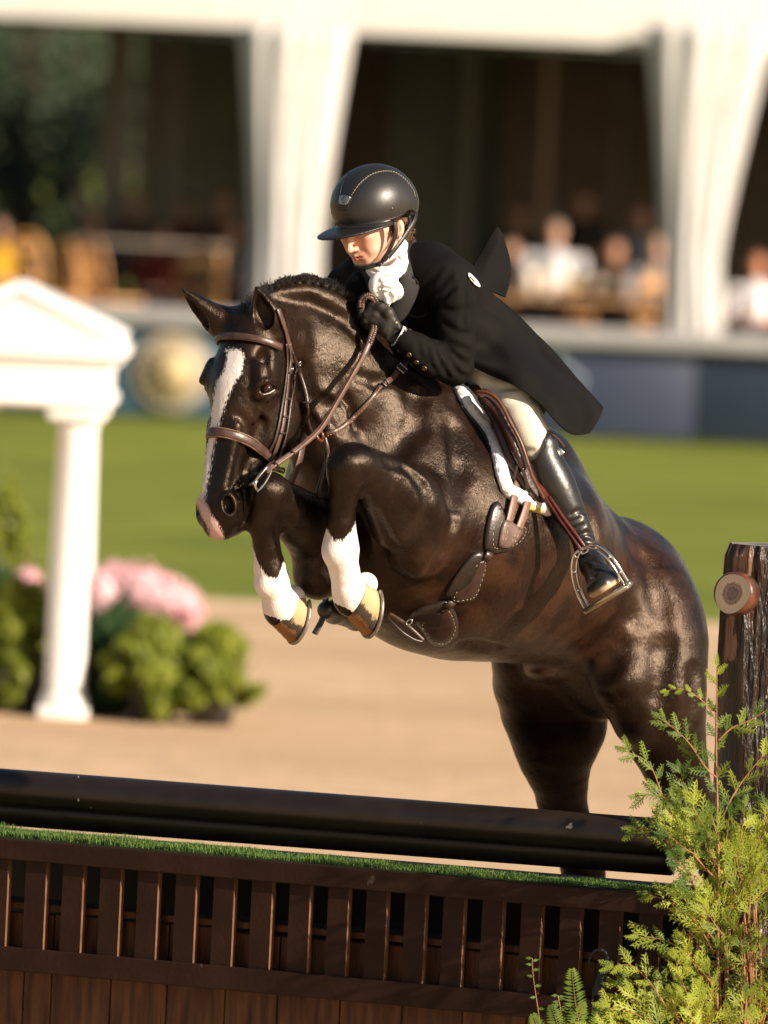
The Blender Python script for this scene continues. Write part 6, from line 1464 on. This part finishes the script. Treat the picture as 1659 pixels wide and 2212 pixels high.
# traced main stems (photo pixels) : leader, then side branches
stems = [
 ([(1545, 2300, W0), (1548, 2100, W0), (1550, 1900, W0), (1548, 1750, W0), (1545, 1620, W0), (1546, 1530, W0), (1546, 1440, W0)], .0048, .075, .034),
 ([(1546, 1680, W0), (1520, 1655, W0+.02), (1490, 1610, W0+.04), (1462, 1580, W0+.04), (1425, 1552, W0+.05)], .0026, .070, .026),
 ([(1548, 1565, W0), (1530, 1530, W0), (1500, 1502, W0+.02), (1470, 1488, W0+.02), (1438, 1492, W0+.02)], .0020, .035, .026),
 ([(1549, 1600, W0), (1580, 1572, W0), (1620, 1555, W0), (1660, 1530, W0)], .0028, .075, .030),
 ([(1548, 1800, W0), (1570, 1740, W0-.03), (1600, 1690, W0-.04), (1640, 1640, W0-.04), (1680, 1600, W0-.04)], .0030, .085, .030),
 ([(1545, 1900, W0), (1500, 1850, W0+.03), (1465, 1790, W0+.04), (1430, 1720, W0+.04), (1400, 1650, W0+.04), (1352, 1624, W0+.04)], .0030, .075, .034),
 ([(1530, 1990, W0+.02), (1490, 1900, W0+.05), (1450, 1830, W0+.06), (1410, 1795, W0+.06), (1372, 1790, W0+.06)], .0028, .085, .026),
 ([(1490, 1840, W0+.04), (1460, 1770, W0+.05), (1430, 1720, W0+.05), (1385, 1718, W0+.05)], .0022, .08, .024),
 ([(1470, 1830, W0+.02), (1480, 1760, W0+.02), (1475, 1700, W0+.02), (1468, 1668, W0+.02)], .0020, .075, .024),
 ([(1540, 2060, W0+.02), (1500, 1990, W0+.06), (1450, 1950, W0+.07), (1405, 1935, W0+.07)], .0026, .085, .026),
 ([(1550, 2000, W0-.02), (1600, 1900, W0-.04), (1640, 1820, W0-.05), (1665, 1740, W0-.05)], .0034, .09, .028),
 ([(1600, 2300, W0-.04), (1610, 2150, W0-.04), (1615, 2000, W0-.05), (1625, 1880, W0-.05), (1650, 1760, W0-.05)], .0044, .09, .028),
 ([(1540, 2130, W0+.02), (1480, 2060, W0+.08), (1430, 2030, W0+.09), (1380, 2025, W0+.09)], .0028, .085, .026),
 ([(1510, 2240, W0+.03), (1450, 2190, W0+.10), (1400, 2120, W0+.11), (1360, 2085, W0+.11), (1322, 2090, W0+.11)], .0028, .080, .030),
 ([(1500, 2300, W0+.05), (1430, 2230, W0+.12), (1370, 2190, W0+.12), (1310, 2175, W0+.12)], .0028, .09, .026),
 ([(1480, 2330, W0+.05), (1400, 2270, W0+.14), (1330, 2240, W0+.14), (1270, 2220, W0+.14)], .0028, .085, .026)]
for pth, r, fl, st in stems: branch([pt(*p) for p in pth], 's', TH, r, fl, st*.8, fol=fol, start=.08 if len(pth) < 7 else .06)
# the dense body of the shrub
for i in range(118):
    y = RT.uniform(1800, 2330); hwid = 60+(y-1760)*.28; x = RT.uniform(1572-hwid*.9, 1700) if y > 1900 else RT.uniform(1490, 1600); w_ = W0+RT.uniform(-.12, .14)
    x2 = x+(x-1570)*.35+RT.uniform(-50, 30); y2 = y-RT.uniform(40, 110); w2_ = w_+RT.uniform(-.02, .07)
    branch([pt(x, y, w_), pt((x+x2)/2, (y+y2)/2+5, (w_+w2_)/2), pt(x2, y2, w2_)], 'b', TH, .0018, RT.uniform(.06, .095), .026, fol=fol, start=.1)
for i in range(20):
    x = RT.uniform(1480, 1690); mbp = [pt(1560+(x-1560)*.5, 2330, W0-.05), pt(x, 2150, W0-.04), pt(x+RT.uniform(-20, 20), 1960+RT.uniform(-60, 60), W0-.03)]; S.tube([Vector(v) for v in cr(mbp, 6)], .0024, 5)
S.build('stem', mstem, TH); F.build('foliage', mthu, TH, False)
# small ferns and leafy sprigs at the foot
mfern = thuja_mat('fern_green', (.07, .14, .02), (.18, .27, .035), .35)
def fern(base, tip, lb, wmax=.022, cat='fern', drop=.0, name='fern'):
    R = random.Random(int(abs(base[0])+tip[0])); o = empty(name, P(base[0], base[1], base[2]), lb, cat, 'ferns at the foot of the panel')
    c = [Vector(v) for v in cr([P(*base), P((base[0]+tip[0])/2-4, (base[1]+tip[1])/2, base[2]+.01), P(*tip)], 14)]; mb = MB(); mb.tube(c, [.0016*(1-.7*i/len(c)) for i in range(len(c))], 5); mb.build('stem', mstem, o); mb = MB()
    for i in range(3, len(c)-1):
        t = (c[i+1]-c[i]).normalized(); f = i/len(c); L = wmax*math.sin(math.pi*min(1, f*.9+.12))**.7+.003
        for sg in (-1, 1):
            s = t.cross(vz).normalized()*sg; dr = (s+t*.35+Vector((0, 0, R.uniform(-.1, .15)))).normalized(); wv = dr.cross(vz).normalized()*.0035; a = c[i]; b = a+dr*L
            mb.add([a, a+dr*L*.4+wv, b, a+dr*L*.5-wv], [(0, 1, 2, 3)])
    mb.build('foliage', mfern, o, False)
fern((1262, 2260, .95), (1235, 2092, .93), 'upright yellow green fern frond in front of the lower rail', .034)
fern((1240, 2290, .97), (1190, 2170, .95), 'short fern frond leaning left at the bottom edge', .03); fern((1290, 2290, .97), (1300, 2160, .95), 'dark fern frond left of the metal hook', .03)
fern((1200, 2290, .95), (1150, 2190, .95), 'leftmost low fern frond at the bottom edge', .026); fern((1225, 2300, .99), (1262, 2165, .98), 'fern frond bending right below the tall one', .028)
def sprig(pts, lb, n=9, sz=.010):
    R = random.Random(int(pts[0][0])); o = empty('leafy_sprig', P(*pts[0]), lb, 'seedling', 'thin sprigs at the foot of the panel'); c = [Vector(v) for v in cr([P(*p) for p in pts], 8)]
    mb = MB(); mb.tube(c, .0014, 5); mb.build('stem', mstem, o); mb = MB()
    for i in range(2, len(c), max(1, len(c)//n)):
        sg = 1 if (i//2) % 2 else -1; a = c[i]; dr = (rgt*sg+upv*R.uniform(-.1, .4)+vz*R.uniform(-.2, .4)).normalized(); wv = dr.cross(vz).normalized()*sz*.45
        mb.add([a, a+dr*sz*.8+wv, a+dr*sz*2, a+dr*sz*.8-wv], [(0, 1, 2, 3)])
    mb.build('foliage', mfern, o, False)
sprig([(1172, 2260, .95), (1165, 2200, .95), (1152, 2110, .95), (1150, 2070, .95)], 'thin sprig with rounded leaves rising highest on the left'); sprig([(1200, 2280, .95), (1212, 2200, .95), (1205, 2150, .95)], 'shorter reddish sprig right of the tall one')
# metal garden hook
HK = empty('garden_hook', P(1275, 2300, .80), 'dark metal garden stake with curled swan neck top by the slats', 'garden stake')
mhk = mat('dark_metal', (.006, .008, .011), .6, (.012, .015, .019), 30)
mb = MB(); mb.tube(pxs([(1276, 2300, .80), (1279, 2180, .80), (1283, 2130, .80)], 4), .0028, 8); mb.build('stake', mhk, HK)
mb = MB(); c = cr([(1290, 2150, .80, 19), (1296, 2120, .80, 17), (1306, 2090, .80, 11), (1312, 2070, .80, 7), (1305, 2055, .80, 6), (1290, 2052, .80, 6), (1278, 2062, .80, 5), (1271, 2082, .80, 2)], 6); mb.tube([P(*a[:3]) for a in c], [a[3]/PXM*.55 for a in c], 10); mb.build('curled_top', mhk, HK)
